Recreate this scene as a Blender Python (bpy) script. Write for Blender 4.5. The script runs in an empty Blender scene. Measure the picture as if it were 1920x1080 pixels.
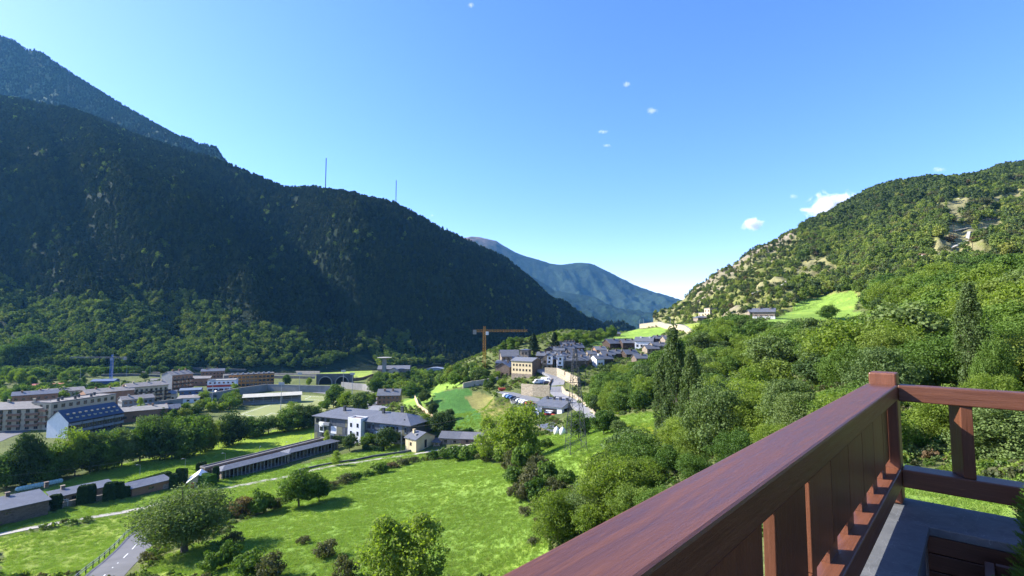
import bpy, math, random
import numpy as np
from mathutils import Vector, Matrix
random.seed(7)
rng = np.random.default_rng(7)
R = math.radians
scene = bpy.context.scene
col = scene.collection

# ---------------------------------------------------------------- camera, sky, sun, exposure
FPX, PITCH = 948.0, R(4.1)
cam_d = bpy.data.cameras.new('camera')
cam_d.sensor_width = 36.0
cam_d.lens = FPX / 1920.0 * 36.0
cam_d.clip_start, cam_d.clip_end = 0.05, 30000.0
cam = bpy.data.objects.new('camera', cam_d)
cam.location = (0, 0, 0)
cam.rotation_euler = (R(90) + PITCH, 0, 0)
col.objects.link(cam)
scene.camera = cam

SUN_AZ, SUN_EL = R(-80), R(33)          # azimuth from +Y, clockwise
world = bpy.data.worlds.new('World')
scene.world = world
world.use_nodes = True
wn = world.node_tree
for n in list(wn.nodes):
    wn.nodes.remove(n)
sky = wn.nodes.new('ShaderNodeTexSky')
sky.sky_type = 'NISHITA'
sky.sun_disc = False
sky.sun_elevation = SUN_EL
sky.sun_rotation = SUN_AZ
sky.altitude = 1200
sky.air_density = 0.9
sky.dust_density = 0.8
sky.ozone_density = 3.2
hs = wn.nodes.new('ShaderNodeHueSaturation')
hs.inputs['Saturation'].default_value = 1.2
hs.inputs['Hue'].default_value = 0.503
bg = wn.nodes.new('ShaderNodeBackground')
bg.inputs['Strength'].default_value = 0.15
wo = wn.nodes.new('ShaderNodeOutputWorld')
wn.links.new(sky.outputs[0], hs.inputs['Color'])
mu = wn.nodes.new('ShaderNodeMix'); mu.data_type = 'RGBA'; mu.blend_type = 'MULTIPLY'
mu.inputs['Factor'].default_value = 1.0; mu.inputs['B'].default_value = (1.06, .86, 1.0, 1)
wn.links.new(hs.outputs[0], mu.inputs['A'])
wn.links.new(mu.outputs['Result'], bg.inputs[0])
wn.links.new(bg.outputs[0], wo.inputs[0])

sd = bpy.data.lights.new('sun', 'SUN')
sd.energy = 5.0
sd.angle = R(0.53)
sd.color = (1.0, 0.955, 0.88)
sun = bpy.data.objects.new('sun', sd)
sdir = Vector((math.sin(SUN_AZ) * math.cos(SUN_EL), math.cos(SUN_AZ) * math.cos(SUN_EL), math.sin(SUN_EL)))
sun.rotation_euler = sdir.to_track_quat('Z', 'Y').to_euler()
sun.location = (-60, 20, 60)
col.objects.link(sun)

vs = scene.view_settings
vs.view_transform = 'Standard'
vs.look = 'None'
vs.exposure = 1.47
vs.gamma = 1.0
vs.use_curve_mapping = False
scene.render.engine = 'CYCLES'
cy = scene.cycles
cy.max_bounces = 6
cy.diffuse_bounces = 2
cy.glossy_bounces = 2
cy.transmission_bounces = 3
cy.transparent_max_bounces = 6
cy.volume_bounces = 3
cy.sample_clamp_indirect = 4.0
cy.use_denoising = True

# ---------------------------------------------------------------- generic helpers
def cray(px, py):
    u = (px - 960.0) / FPX
    v = (540.0 - py) / FPX
    return np.array([u, math.cos(PITCH) - v * math.sin(PITCH), math.sin(PITCH) + v * math.cos(PITCH)])

def at(px, py, Y):
    d = cray(px, py)
    return d * (Y / d[1])

def onz(px, py, z):
    d = cray(px, py)
    return d * (z / d[2])

def project(x, y, z):
    f = y * math.cos(PITCH) + z * math.sin(PITCH)
    w = -y * math.sin(PITCH) + z * math.cos(PITCH)
    return 960 + FPX * x / f, 540 - FPX * w / f

def hash2(ix, iy, seed):
    n = (ix.astype(np.int64) * 374761393 + iy.astype(np.int64) * 668265263 + seed * 974634777) & 0xffffffff
    n = ((n ^ (n >> 13)) * 1274126177) & 0xffffffff
    n = n ^ (n >> 16)
    return (n & 0xffffff) / float(0xffffff)

def vnoise(x, y, seed=0):
    x = np.asarray(x, float); y = np.asarray(y, float)
    ix, iy = np.floor(x), np.floor(y)
    fx, fy = x - ix, y - iy
    fx = fx * fx * fx * (fx * (fx * 6 - 15) + 10); fy = fy * fy * fy * (fy * (fy * 6 - 15) + 10)
    a, b = hash2(ix, iy, seed), hash2(ix + 1, iy, seed)
    c, d = hash2(ix, iy + 1, seed), hash2(ix + 1, iy + 1, seed)
    return (a + (b - a) * fx) * (1 - fy) + (c + (d - c) * fx) * fy

def fbm(x, y, octv=4, seed=0, ridged=False):
    s = 0.0; amp = 1.0; tot = 0.0
    x = np.asarray(x, float); y = np.asarray(y, float)
    for o in range(octv):
        n = vnoise(x * 2 ** o + 17.3 * o, y * 2 ** o - 9.1 * o, seed + o)
        if ridged:
            n = 1 - np.abs(2 * n - 1)
        s = s + n * amp; tot += amp; amp *= 0.5
    return s / tot

def inpoly(x, y, poly):
    x = np.asarray(x, float); y = np.asarray(y, float)
    c = np.zeros(x.shape, bool)
    n = len(poly); j = n - 1
    for i in range(n):
        xi, yi = poly[i]; xj, yj = poly[j]
        if yi != yj:
            t = ((yi > y) != (yj > y)) & (x < (xj - xi) * (y - yi) / (yj - yi) + xi)
            c ^= t
        j = i
    return c

def mesh_np(name, V, Fq, mats=None, midx=None, smooth=False):
    """V (n,3), Fq (m,k) constant-size faces, or a list of such arrays"""
    me = bpy.data.meshes.new(name)
    V = np.asarray(V, np.float32)
    Fs = Fq if isinstance(Fq, list) else [Fq]
    Fs = [np.asarray(f, np.int32) for f in Fs if len(f)]
    me.vertices.add(len(V)); me.vertices.foreach_set('co', V.ravel())
    nl = sum(f.size for f in Fs); nf = sum(len(f) for f in Fs)
    me.loops.add(nl); me.polygons.add(nf)
    me.loops.foreach_set('vertex_index', np.concatenate([f.ravel() for f in Fs]))
    tot = np.concatenate([np.full(len(f), f.shape[1], np.int32) for f in Fs])
    st = np.concatenate([[0], np.cumsum(tot)[:-1]]).astype(np.int32)
    me.polygons.foreach_set('loop_start', st)
    me.polygons.foreach_set('loop_total', tot)
    if midx is not None:
        me.polygons.foreach_set('material_index', np.asarray(midx, np.int32))
    me.polygons.foreach_set('use_smooth', np.full(nf, bool(smooth)))
    for m in (mats or []):
        me.materials.append(m)
    me.update(calc_edges=True)
    return me

def link(name, me, parent=None, loc=None, rot=None, scale=None):
    o = bpy.data.objects.new(name, me)
    col.objects.link(o)
    if parent is not None: o.parent = parent
    if loc is not None: o.location = loc
    if rot is not None: o.rotation_euler = rot
    if scale is not None: o.scale = scale
    return o

def tag(o, label=None, cat=None, group=None, kind=None):
    if label: o['label'] = label
    if cat: o['category'] = cat
    if group: o['group'] = group
    if kind: o['kind'] = kind
    return o

def empty(name, loc, rz, label, cat, group=None):
    o = bpy.data.objects.new(name, None)
    o.empty_display_size = 0.5
    col.objects.link(o)
    o.location = loc; o.rotation_euler = (0, 0, rz)
    return tag(o, label, cat, group)

class MB:
    """collects polygons; build() links ONE mesh object"""
    def __init__(s):
        s.v = []; s.f = []; s.m = []
    def add(s, V, Fc, m=0):
        b = len(s.v)
        s.v.extend([tuple(p) for p in V])
        for f in Fc:
            s.f.append([b + i for i in f]); s.m.append(m)
    def box(s, x0, y0, z0, x1, y1, z1, m=0):
        s.add([(x0,y0,z0),(x1,y0,z0),(x1,y1,z0),(x0,y1,z0),(x0,y0,z1),(x1,y0,z1),(x1,y1,z1),(x0,y1,z1)],
              [(0,3,2,1),(4,5,6,7),(0,1,5,4),(1,2,6,5),(2,3,7,6),(3,0,4,7)], m)
    def bar(s, a, b, w, h=None, m=0, up=(0,0,1)):
        h = h or w
        a, b = Vector(a), Vector(b)
        d = (b - a).normalized()
        upv = Vector(up)
        if abs(d.dot(upv)) > 0.99: upv = Vector((1, 0, 0))
        sx = d.cross(upv).normalized() * (w / 2)
        sy = sx.cross(d).normalized() * (h / 2)
        P = [a - sx - sy, a + sx - sy, a + sx + sy, a - sx + sy, b - sx - sy, b + sx - sy, b + sx + sy, b - sx + sy]
        s.add(P, [(0,1,2,3),(7,6,5,4),(0,4,5,1),(1,5,6,2),(2,6,7,3),(3,7,4,0)], m)
    def tube(s, pts, rad, n=6, m=0, cap=True):
        rings = []
        for i, p in enumerate(pts):
            p = Vector(p)
            q = Vector(pts[min(i + 1, len(pts) - 1)]) - Vector(pts[max(i - 1, 0)])
            q.normalize()
            u = q.cross(Vector((0.31, 0.2, 0.93))) if abs(q.z) < .9 else q.cross(Vector((1, 0, 0)))
            u.normalize(); w = q.cross(u)
            r = rad[i] if hasattr(rad, '__len__') else rad
            rings.append([p + (u * math.cos(6.2832 * k / n) + w * math.sin(6.2832 * k / n)) * r for k in range(n)])
        V = [p for g in rings for p in g]
        Fc = []
        for i in range(len(rings) - 1):
            for k in range(n):
                a = i * n + k; b = i * n + (k + 1) % n
                Fc.append((a, b, b + n, a + n))
        if cap:
            Fc.append(tuple(range(n - 1, -1, -1))); Fc.append(tuple((len(rings) - 1) * n + k for k in range(n)))
        s.add(V, Fc, m)
    def mesh(s, name, mats, smooth=False):
        me = bpy.data.meshes.new(name)
        me.from_pydata(s.v, [], s.f)
        for m in (mats if isinstance(mats, (list, tuple)) else [mats]): me.materials.append(m)
        if len(me.materials) > 1: me.polygons.foreach_set('material_index', s.m)
        if smooth: me.polygons.foreach_set('use_smooth', [True] * len(s.f))
        me.update()
        return me
    def build(s, name, mats, parent=None, loc=None, rot=None, smooth=False):
        return link(name, s.mesh(name, mats, smooth), parent, loc, rot)

# ---------------------------------------------------------------- materials
def newmat(name):
    m = bpy.data.materials.new(name); m.use_nodes = True
    nt = m.node_tree
    p = nt.nodes.get('Principled BSDF')
    return m, nt, p

def nd(nt, t, **kw):
    n = nt.nodes.new(t)
    for k, v in kw.items():
        if k.startswith('i_'):
            key = k[2:]
            n.inputs[int(key) if key.isdigit() else key.replace('_', ' ')].default_value = v
        else: setattr(n, k, v)
    return n

def mixc(nt, fac, a, b, mode='MIX'):
    n = nt.nodes.new('ShaderNodeMix'); n.data_type = 'RGBA'; n.blend_type = mode
    def put(sock, v):
        if hasattr(v, 'links') or isinstance(v, bpy.types.NodeSocket): nt.links.new(v, sock)
        elif isinstance(v, (int, float)): sock.default_value = v
        else: sock.default_value = (*v, 1)
    put(n.inputs['Factor'], fac); put(n.inputs['A'], a); put(n.inputs['B'], b)
    return n.outputs['Result']

def noise(nt, scale, detail=4, rough=.55, coord='obj', dist=0.0, sxyz=None):
    if coord == 'pos': c = nt.nodes.new('ShaderNodeNewGeometry').outputs['Position']
    else: c = nt.nodes.new('ShaderNodeTexCoord').outputs['Object']
    if sxyz:
        mp = nt.nodes.new('ShaderNodeMapping'); mp.inputs['Scale'].default_value = sxyz
        nt.links.new(c, mp.inputs[0]); c = mp.outputs[0]
    n = nd(nt, 'ShaderNodeTexNoise', i_Scale=scale, i_Detail=detail, i_Roughness=rough, i_Distortion=dist)
    nt.links.new(c, n.inputs['Vector'])
    return n.outputs[0]

def mrange(nt, v, a, b, c=0., d=1.):
    n = nd(nt, 'ShaderNodeMapRange'); nt.links.new(v, n.inputs[0])
    for i, x in zip((1, 2, 3, 4), (a, b, c, d)): n.inputs[i].default_value = x
    return n.outputs[0]

def bump(nt, p, h, strength=.5, dist=.1):
    b = nd(nt, 'ShaderNodeBump', i_Strength=strength, i_Distance=dist)
    nt.links.new(h, b.inputs['Height']); nt.links.new(b.outputs[0], p.inputs['Normal'])

def flat(name, c, rough=.8, var=.25, scale=.6, metal=0., spec=.3, bmp=0., bscale=8):
    """plain painted / rendered surface with some wear in it"""
    m, nt, p = newmat(name)
    n = noise(nt, scale, 5, .65)
    a = tuple(x * (1 - var) for x in c); b = tuple(min(1, x * (1 + var)) for x in c)
    nt.links.new(mixc(nt, mrange(nt, n, .3, .7), a, b), p.inputs['Base Color'])
    p.inputs['Roughness'].default_value = rough; p.inputs['Metallic'].default_value = metal
    p.inputs['Specular IOR Level'].default_value = spec
    if bmp: bump(nt, p, noise(nt, bscale, 4), bmp, .05)
    return m
# ---------------------------------------------------------------- terrain
GP = [  # (px, py, Y) of points of the ground
 (700,1080,78),(1000,1080,72),(400,1080,82),(100,1075,100),(700,1000,98),(480,1000,105),(345,1030,98),(700,950,120),(700,900,150),
 (450,950,132),(1000,950,103),(900,860,172),(780,843,193),(700,855,190),(560,880,176),(470,905,160),(300,945,141),(0,1003,119),
 (0,960,134),(120,925,150),(400,850,196),(100,900,165),(600,820,222),(0,840,208),(250,1000,122),(860,835,190),(940,850,160),
 (540,770,300),(540,752,340),(400,740,372),(200,745,365),(60,790,262),(300,790,258),(100,700,505),(300,700,515),(640,700,500),(730,700,475),
 (640,735,385),(800,700,545),(850,698,600),(500,705,520),
 (850,800,213),(870,730,262),(800,740,282),(760,745,292),(700,760,312),(830,765,240),(905,760,240),
 (950,700,283),(960,718,262),(1000,741,234),(940,741,236),(1040,738,235),(1050,783,195),(1100,775,188),(1040,690,268),(920,690,300),
 (930,658,330),(960,645,345),(1000,634,365),(1070,616,400),(1110,628,390),(1150,637,370),(1040,660,300),(1200,622,395),(1240,610,430),
 (1180,693,252),(1230,664,290),(1160,645,335),(1300,626,300),(1330,603,320),(1180,770,160),(1250,735,170),
 (1210,800,128),(1150,845,116),(1080,845,122),(1020,850,145),(1275,835,104),(1100,950,84),(1200,900,84),(1300,850,74),(1500,785,62),
 (1480,735,98),(1380,742,120),(1340,645,210),(1560,610,245),(1440,596,262),(1680,600,210),(1500,650,170),(1600,680,110),
 (1700,700,62),(1900,700,52),(1900,620,80),(1700,560,150),(1900,550,140),(1500,600,235),(1780,620,95),
 (1800,945,17),(1720,930,17.5),(1850,870,32),(1700,860,34),(1500,860,40),(1300,960,45),(1300,1080,30),(1700,800,42),
]
GW = [  # world points: out of frame, behind ridges, under the mountains
 (0,14,-11),(0,0,-10),(-14,10,-14),(8,6,-8.5),(14,4,-7),(-30,-20,-18),(30,-20,0),(-20,20,-19),(0,30,-24),(-90,-60,-35),(90,-60,25),
 (-250,20,-52),(-250,-80,-54),(-500,-50,-52),(-560,300,-50),(-700,200,-50),(-300,150,-52),(-150,60,-49),(-90,20,-38),
 (120,20,10),(200,120,45),(300,60,80),(400,-50,110),(160,-30,40),(-420,620,-62),(-200,700,-66),(-50,760,-66),(-600,600,-60),
 (-10,480,-58),(60,560,-58),(-10,900,-75),(150,700,-62),(100,1000,-75),(-300,1000,-75),(-900,900,-75),(-900,300,-60),(-900,-100,-60),
 (300,1000,-75),(-500,1300,-80),(500,1300,-80),(40,520,-50),(130,640,-60),
]
KR_px = np.array([1225, 1300, 1376, 1450, 1530, 1600, 1700, 1800, 1920, 2200, 2900.])
KR = [  # knots of the right-hand mountain: (py list, Y list)
 (np.array([609, 602, 594, 590, 575, 562, 525, 505, 500, 470, 440.]), np.array([560, 410, 330, 320, 320, 300, 275, 262, 245, 210, 150.])),
 (np.array([602, 585, 565, 545, 515, 500, 470, 452, 445, 410, 380.]), np.array([590, 470, 400, 400, 410, 410, 390, 370, 350, 300, 220.])),
 (np.array([599, 568, 538, 500, 480, 450, 410, 395, 385, 360, 330.]), np.array([605, 540, 500, 520, 540, 540, 530, 520, 510, 430, 320.])),
]
KR_crest_px = np.array([1225,1249,1275,1301,1327,1350,1376,1410,1444,1462,1489,1526,1560,1597,1631,1669,1702,1744,1785,1815,1852,1875,1920,2200,2900.])
KR_crest_py = np.array([608,591,569,546,531,511,503,475,460,451,439,417,402,381,362,349,342,339,339,335,329,317,312,290,260.])
KR_crest_Y = (np.array([1225, 1376, 1530, 1700, 1920, 2200, 2900.]), np.array([625, 630, 700, 740, 760, 700, 520.]))
for j in (1, 3, 5, 6, 7, 8, 9):    # join the near ground with the mountain's foot
    GP.append((KR_px[j], KR[0][0][j], KR[0][1][j]))
    p = at(KR_px[j], KR[1][0][j], KR[1][1][j]); GW.append((p[0], p[1], p[2] - 22))
    p = at(KR_px[j], KR[2][0][j], KR[2][1][j] * 1.3); GW.append((p[0], p[1], p[2] - 100))
C = np.array([at(*g) for g in GP] + [np.array(g, float) for g in GW])
cr = np.hypot(C[:, 0], C[:, 1]); cq = np.stack([np.arctan2(C[:, 0], C[:, 1]), np.log(np.maximum(cr, 4.0))], 1)
cv = C[:, 2] / np.maximum(cr, 4.0)
def tps(d2): return np.where(d2 > 1e-12, 0.5 * d2 * np.log(np.maximum(d2, 1e-12)), 0)
nC = len(C)
A_ = np.zeros((nC + 3, nC + 3))
A_[:nC, :nC] = tps(((cq[:, None] - cq[None]) ** 2).sum(-1)) + np.eye(nC) * 2e-4
A_[:nC, nC] = 1; A_[:nC, nC + 1:] = cq; A_[nC, :nC] = 1; A_[nC + 1:, :nC] = cq.T
w_ = np.linalg.solve(A_, np.concatenate([cv, np.zeros(3)]))
def rbf(az, lr):
    out = np.empty(az.size); a = az.ravel(); l = lr.ravel()
    for s in range(0, a.size, 20000):
        q = np.stack([a[s:s + 20000], l[s:s + 20000]], 1)
        out[s:s + 20000] = tps(((q[:, None] - cq[None]) ** 2).sum(-1)) @ w_[:nC] + w_[nC] + q @ w_[nC + 1:]
    return out.reshape(az.shape)
AZ = np.concatenate([np.radians(np.linspace(-180, -51, 50))[:-1], np.radians(np.linspace(-51, 51, 620)), np.radians(np.linspace(51, 180, 50))[1:]])
LR = np.log(np.geomspace(4.0, 1500.0, 430))
GA, GL = np.meshgrid(AZ, LR, indexing='ij')
# evaluate coarsely, then refine linearly: the surface is smooth
ca = AZ[::3]; ca = np.unique(np.append(ca, AZ[-1])); cl = LR[::4]; cl = np.unique(np.append(cl, LR[-1]))
cA, cL = np.meshgrid(ca, cl, indexing='ij')
ZC = rbf(np.clip(cA, R(-150), R(150)), cL)
tmp = np.stack([np.interp(AZ, ca, ZC[:, j]) for j in range(len(cl))], 1)
TZ = np.stack([np.interp(LR, cl, tmp[i]) for i in range(len(AZ))], 0)
GR = np.exp(GL)
TZ = TZ * GR
TX, TY = np.sin(GA) * GR, np.cos(GA) * GR
# flatten the valley floor; add small unevenness
TZ += (fbm(TX / 23, TY / 23, 3, 5) - .5) * np.clip((GR - 60) / 100, 0, 1) * 1.6
def flatten(cx, cyy, rx, ry, ang, z, soft=.35):
    """levels a real terrace (pitch, car park, yard)"""
    global TZ
    c, s = math.cos(ang), math.sin(ang)
    u = ((TX - cx) * c + (TY - cyy) * s) / rx; v = (-(TX - cx) * s + (TY - cyy) * c) / ry
    d = np.maximum(np.abs(u), np.abs(v))
    w = np.clip((1 + soft - d) / soft, 0, 1); w = w * w * (3 - 2 * w)
    TZ = TZ * (1 - w) + z * w
BASE = -51.0
wv = np.clip((-46.5 - TZ) / 3.5, 0, 1) * np.clip((GR - 190) / 60, 0, 1) * (TX < -20) * (GR < 560)
TZ = TZ * (1 - wv) + BASE * wv
flatten(-121, 352, 62, 62, .15, BASE)
flatten(9, 233, 15, 9, -.1, -32.3)

def H(x, y):
    x = np.asarray(x, float); y = np.asarray(y, float)
    a = np.arctan2(x, y); l = np.log(np.clip(np.hypot(x, y), 4.001, 1490))
    i = np.clip(np.searchsorted(AZ, a) - 1, 0, len(AZ) - 2); fa = np.clip((a - AZ[i]) / (AZ[i + 1] - AZ[i]), 0, 1)
    dl = LR[1] - LR[0]; g = (l - LR[0]) / dl; j = np.clip(g.astype(int), 0, len(LR) - 2); fl = g - j
    return (TZ[i, j] * (1 - fa) + TZ[i + 1, j] * fa) * (1 - fl) + (TZ[i, j + 1] * (1 - fa) + TZ[i + 1, j + 1] * fa) * fl

def hit(px, py, r0=12.0, r1=900.0):
    """the ground point seen at a pixel of the photograph"""
    d = cray(px, py); d = d / np.hypot(d[0], d[1])
    rr = np.geomspace(r0, r1, 900)
    z = H(d[0] * rr, d[1] * rr); below = (d[2] * rr) < z
    if not below.any():
        if px < 870 and 'SL' in globals():
            if 'SLp' not in globals():
                globals()['SLp'] = project(SL[..., 0], SL[..., 1], SL[..., 2])
            q = (SLp[0] - px) ** 2 + (SLp[1] - py) ** 2 + (tL[:, None] > 2) * 1e9
            return SL[np.unravel_index(int(np.argmin(q)), q.shape)].copy()
        m_ = rr < 520
        k = int(np.argmin(np.where(m_, (d[2] * rr - z) / rr, 9))); x, y = d[0] * rr[k], d[1] * rr[k]
        print('HIT-MISS', px, py, round(rr[k])); return np.array([x, y, float(H(x, y))])
    k = int(np.argmax(below))
    if k > 0:
        a0 = d[2] * rr[k - 1] - z[k - 1]; a1 = z[k] - d[2] * rr[k]
        t = a0 / max(a0 + a1, 1e-9); r = rr[k - 1] + (rr[k] - rr[k - 1]) * t
    else: r = rr[0]
    x, y = d[0] * r, d[1] * r
    return np.array([x, y, float(H(x, y))])

# ---- what grows where on the near ground (base colours only)
GRASS = (0.185, 0.29, 0.048); GRASSY = (0.225, 0.295, 0.052); DRY = (0.20, 0.19, 0.07); SCRUB = (0.075, 0.105, 0.03)
MEAD = [
 ('m', GRASS, [(425,1000),(440,985),(520,952),(600,925),(690,885),(790,866),(870,856),(935,872),(965,905),(1000,960),(1020,1010),(1060,1085),(560,1085),(500,1040),(400,1010)]),
 ('m', GRASSY, [(0,1008),(130,988),(275,955),(268,1000),(185,1085),(0,1085)]),
 ('m', GRASSY, [(275,955),(420,918),(560,885),(800,850),(790,864),(700,878),(640,905),(520,938),(400,958),(330,970)]),
 ('m', GRASS, [(0,970),(90,962),(330,918),(560,872),(750,832),(800,848),(560,890),(270,953),(0,1003)]),
 ('m', (0.20,0.29,0.025), [(60,935),(120,905),(190,880),(330,845),(450,815),(600,798),(600,830),(500,850),(360,890),(250,908),(100,932)]),
 ('m', GRASS, [(752,752),(800,728),(850,704),(880,700),(880,720),(815,738),(800,765),(760,765)]),
 ('m', (0.06,0.15,0.03), [(812,738),(870,726),(905,742),(912,806),(828,806),(808,770)]),
 ('m', GRASS, [(1005,822),(1060,812),(1160,782),(1238,772),(1240,870),(1110,885),(1095,920),(1020,885)]),
 ('m', (0.24,0.26,0.02), [(1165,800),(1235,790),(1240,850),(1180,850)]),
 ('m', GRASS, [(1095,645),(1190,618),(1255,612),(1240,632),(1150,655)]),
 ('m', GRASS, [(1425,606),(1465,592),(1490,568),(1600,545),(1612,560),(1600,585),(1700,585),(1700,612),(1560,612),(1440,618)]),
 ('m', GRASSY, [(1240,614),(1330,603),(1350,620),(1260,624)]),
 ('m', (0.27,0.28,0.02), [(1470,750),(1600,732),(1640,752),(1560,785),(1450,800)]),
 ('m', GRASSY, [(1330,735),(1500,722),(1510,745),(1340,760)]),
 ('m', GRASS, [(1690,900),(1930,900),(1930,985),(1690,985)]),
 ('m', (0.20,0.19,0.06), [(870,745),(900,735),(960,760),(960,790),(920,800)]),
 ('m', GRASSY, [(250,1085),(300,1050),(400,1010),(500,1040),(560,1085)]),
 ('m', GRASSY, [(600,690),(690,660),(700,705),(600,712)]),
]
gpx, gpy = project(TX, np.maximum(TY, 1), TZ)
jx = (fbm(TX / 6, TY / 6, 3, 31) - .5) * 3.0; jy = (fbm(TX / 6, TY / 6, 3, 47) - .5) * 3.0
gx2, gy2 = project(TX + jx, np.maximum(TY + jy, 1), TZ)
n1 = fbm(TX / 9, TY / 9, 4, 61)[..., None]; n2 = fbm(TX / 2.2, TY / 2.2, 3, 71)[..., None]
ALB = np.array(SCRUB) * (.7 + .7 * n1) * (1 - .5 * n1) + np.array(DRY) * .5 * n1
MEADOW = np.zeros(TZ.shape, bool)
for _, c, poly in MEAD:
    k = inpoly(gx2, gy2, poly) & (TY > 5)
    MEADOW |= k
    cc = np.array(c) * (.74 + .52 * n1) * (.84 + .32 * n2)
    cc = cc + (np.array((.10, .05, .0)) * np.clip((n1 - .55) * 4, 0, 1) * .45)
    ALB = np.where(k[..., None], cc, ALB)
# --- ground object
nA, nL = TZ.shape
idx = np.arange(nA * nL).reshape(nA, nL)
Q = np.stack([idx[:-1, :-1], idx[1:, :-1], idx[1:, 1:], idx[:-1, 1:]], -1).reshape(-1, 4)[:, ::-1]
V = np.stack([TX, TY, TZ], -1).reshape(-1, 3)
def put_col(me, c):
    a = me.color_attributes.new('albedo', 'FLOAT_COLOR', 'POINT')
    a.data.foreach_set('color', np.concatenate([np.clip(c, 0, 1), np.ones((len(c), 1))], 1).astype(np.float32).ravel())
def ground_mat(name, s1=1.2, s2=6., bs=.6, bd=.12, amp=.35):
    m, nt, p = newmat(name)
    at_ = nd(nt, 'ShaderNodeAttribute', attribute_name='albedo').outputs['Color']
    a = mrange(nt, noise(nt, s1, 6, .7, 'pos'), .3, .7, 1 - amp, 1 + amp)
    b = mrange(nt, noise(nt, s2, 4, .7, 'pos'), .3, .7, .75, 1.25)
    mm = nd(nt, 'ShaderNodeMath', operation='MULTIPLY'); nt.links.new(a, mm.inputs[0]); nt.links.new(b, mm.inputs[1])
    cx = nd(nt, 'ShaderNodeCombineXYZ')
    for i in range(3): nt.links.new(mm.outputs[0], cx.inputs[i])
    nt.links.new(mixc(nt, 1.0, at_, cx.outputs[0], 'MULTIPLY'), p.inputs['Base Color'])
    p.inputs['Roughness'].default_value = .95; p.inputs['Specular IOR Level'].default_value = .1
    bump(nt, p, noise(nt, s2 * .6, 5, .7, 'pos'), bs, bd)
    return m
M_ground = ground_mat('ground', .5, 2.6, .9, .5, .22)
me = mesh_np('ground', V, Q, [M_ground], smooth=True); put_col(me, ALB.reshape(-1, 3))
ground = tag(link('ground', me), 'grassy valley side and valley floor', kind='structure')

# ---- mountains from knots
def sm(y, k=9):
    ker = np.hanning(k + 2)[1:-1]; ker /= ker.sum()
    return np.convolve(np.pad(y, k // 2, mode='edge'), ker, 'valid')
def knot_surface(pxs, knots, crest_px, crest_py, crestY, footz=None, drop=(1.35, 260), nt_=150, k=41):
    """knots: list of (py or None, Y) over pxs from foot to crest; last row falls away behind"""
    rows = []
    for py, Y in knots:
        Yf = sm(np.interp(pxs, knots_px, Y), k)
        if py is None:
            u = (pxs - 960) / FPX
            rows.append(np.stack([pxs * 0, Yf, np.full_like(pxs, footz)], -1)); rows[-1][:, 0] = u * Yf * 1.0
            # exact x for that depth and height
            rows[-1][:, 0] = u * (Yf * math.cos(PITCH) + footz * math.sin(PITCH))
        else:
            pf = sm(np.interp(pxs, knots_px, py), k)
            rows.append(np.array([at(a, b, c) for a, b, c in zip(pxs, pf, Yf)]))
    Yc = sm(np.interp(pxs, crestY[0], crestY[1]), k); pc = np.interp(pxs, crest_px, crest_py)
    crest = np.array([at(a, b, c) for a, b, c in zip(pxs, pc, Yc)])
    rows.append(crest)
    back = crest.copy(); back[:, :2] *= (1 + (drop[0] - 1) * .5); back[:, 2] -= drop[1] * .35; rows.append(back)
    back = crest.copy(); back[:, :2] *= drop[0]; back[:, 2] -= drop[1]; rows.append(back)
    K = np.array(rows)                      # (nk, npx, 3)
    nk = len(K); tt = np.linspace(0, nk - 1, nt_)
    tt = np.unique(np.concatenate([tt, [nk - 3.0]]))
    out = np.empty((len(tt), K.shape[1], 3))
    T = np.zeros_like(K)
    T[1:-1] = (K[2:] - K[:-2]) * .5; T[0] = K[1] - K[0]; T[-1] = K[-1] - K[-2]
    T[nk - 3] *= .35
    for i, t in enumerate(tt):
        a = min(int(t), nk - 2); f = t - a
        out[i] = (2*f**3 - 3*f**2 + 1) * K[a] + (f**3 - 2*f**2 + f) * T[a] + (-2*f**3 + 3*f**2) * K[a + 1] + (f**3 - f**2) * T[a + 1]
    return out, tt, nk - 3.0
def surf_mesh(name, S, mat, albedo):
    a, b = S.shape[:2]
    ix = np.arange(a * b).reshape(a, b)
    q = np.stack([ix[:-1, :-1], ix[:-1, 1:], ix[1:, 1:], ix[1:, :-1]], -1).reshape(-1, 4)
    me = mesh_np(name, S.reshape(-1, 3), q, [mat], smooth=True); put_col(me, albedo.reshape(-1, 3))
    return link(name, me)
def scatter(S, n, seed, dens=None):
    """random points on a surface grid, even per area; dens (a,b) weights"""
    g = np.random.default_rng(seed)
    A = S[:-1, :-1]; B = S[:-1, 1:]; D = S[1:, :-1]
    ar = np.linalg.norm(np.cross(B - A, D - A), axis=-1)
    if dens is not None: ar = ar * dens[:-1, :-1]
    p = ar.ravel() / ar.sum()
    k = g.choice(len(p), n, p=p); i, j = np.unravel_index(k, ar.shape)
    u, v = g.random(n)[:, None], g.random(n)[:, None]
    P = (S[i, j] * (1 - u) + S[i, j + 1] * u) * (1 - v) + (S[i + 1, j] * (1 - u) + S[i + 1, j + 1] * u) * v
    return P

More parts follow.
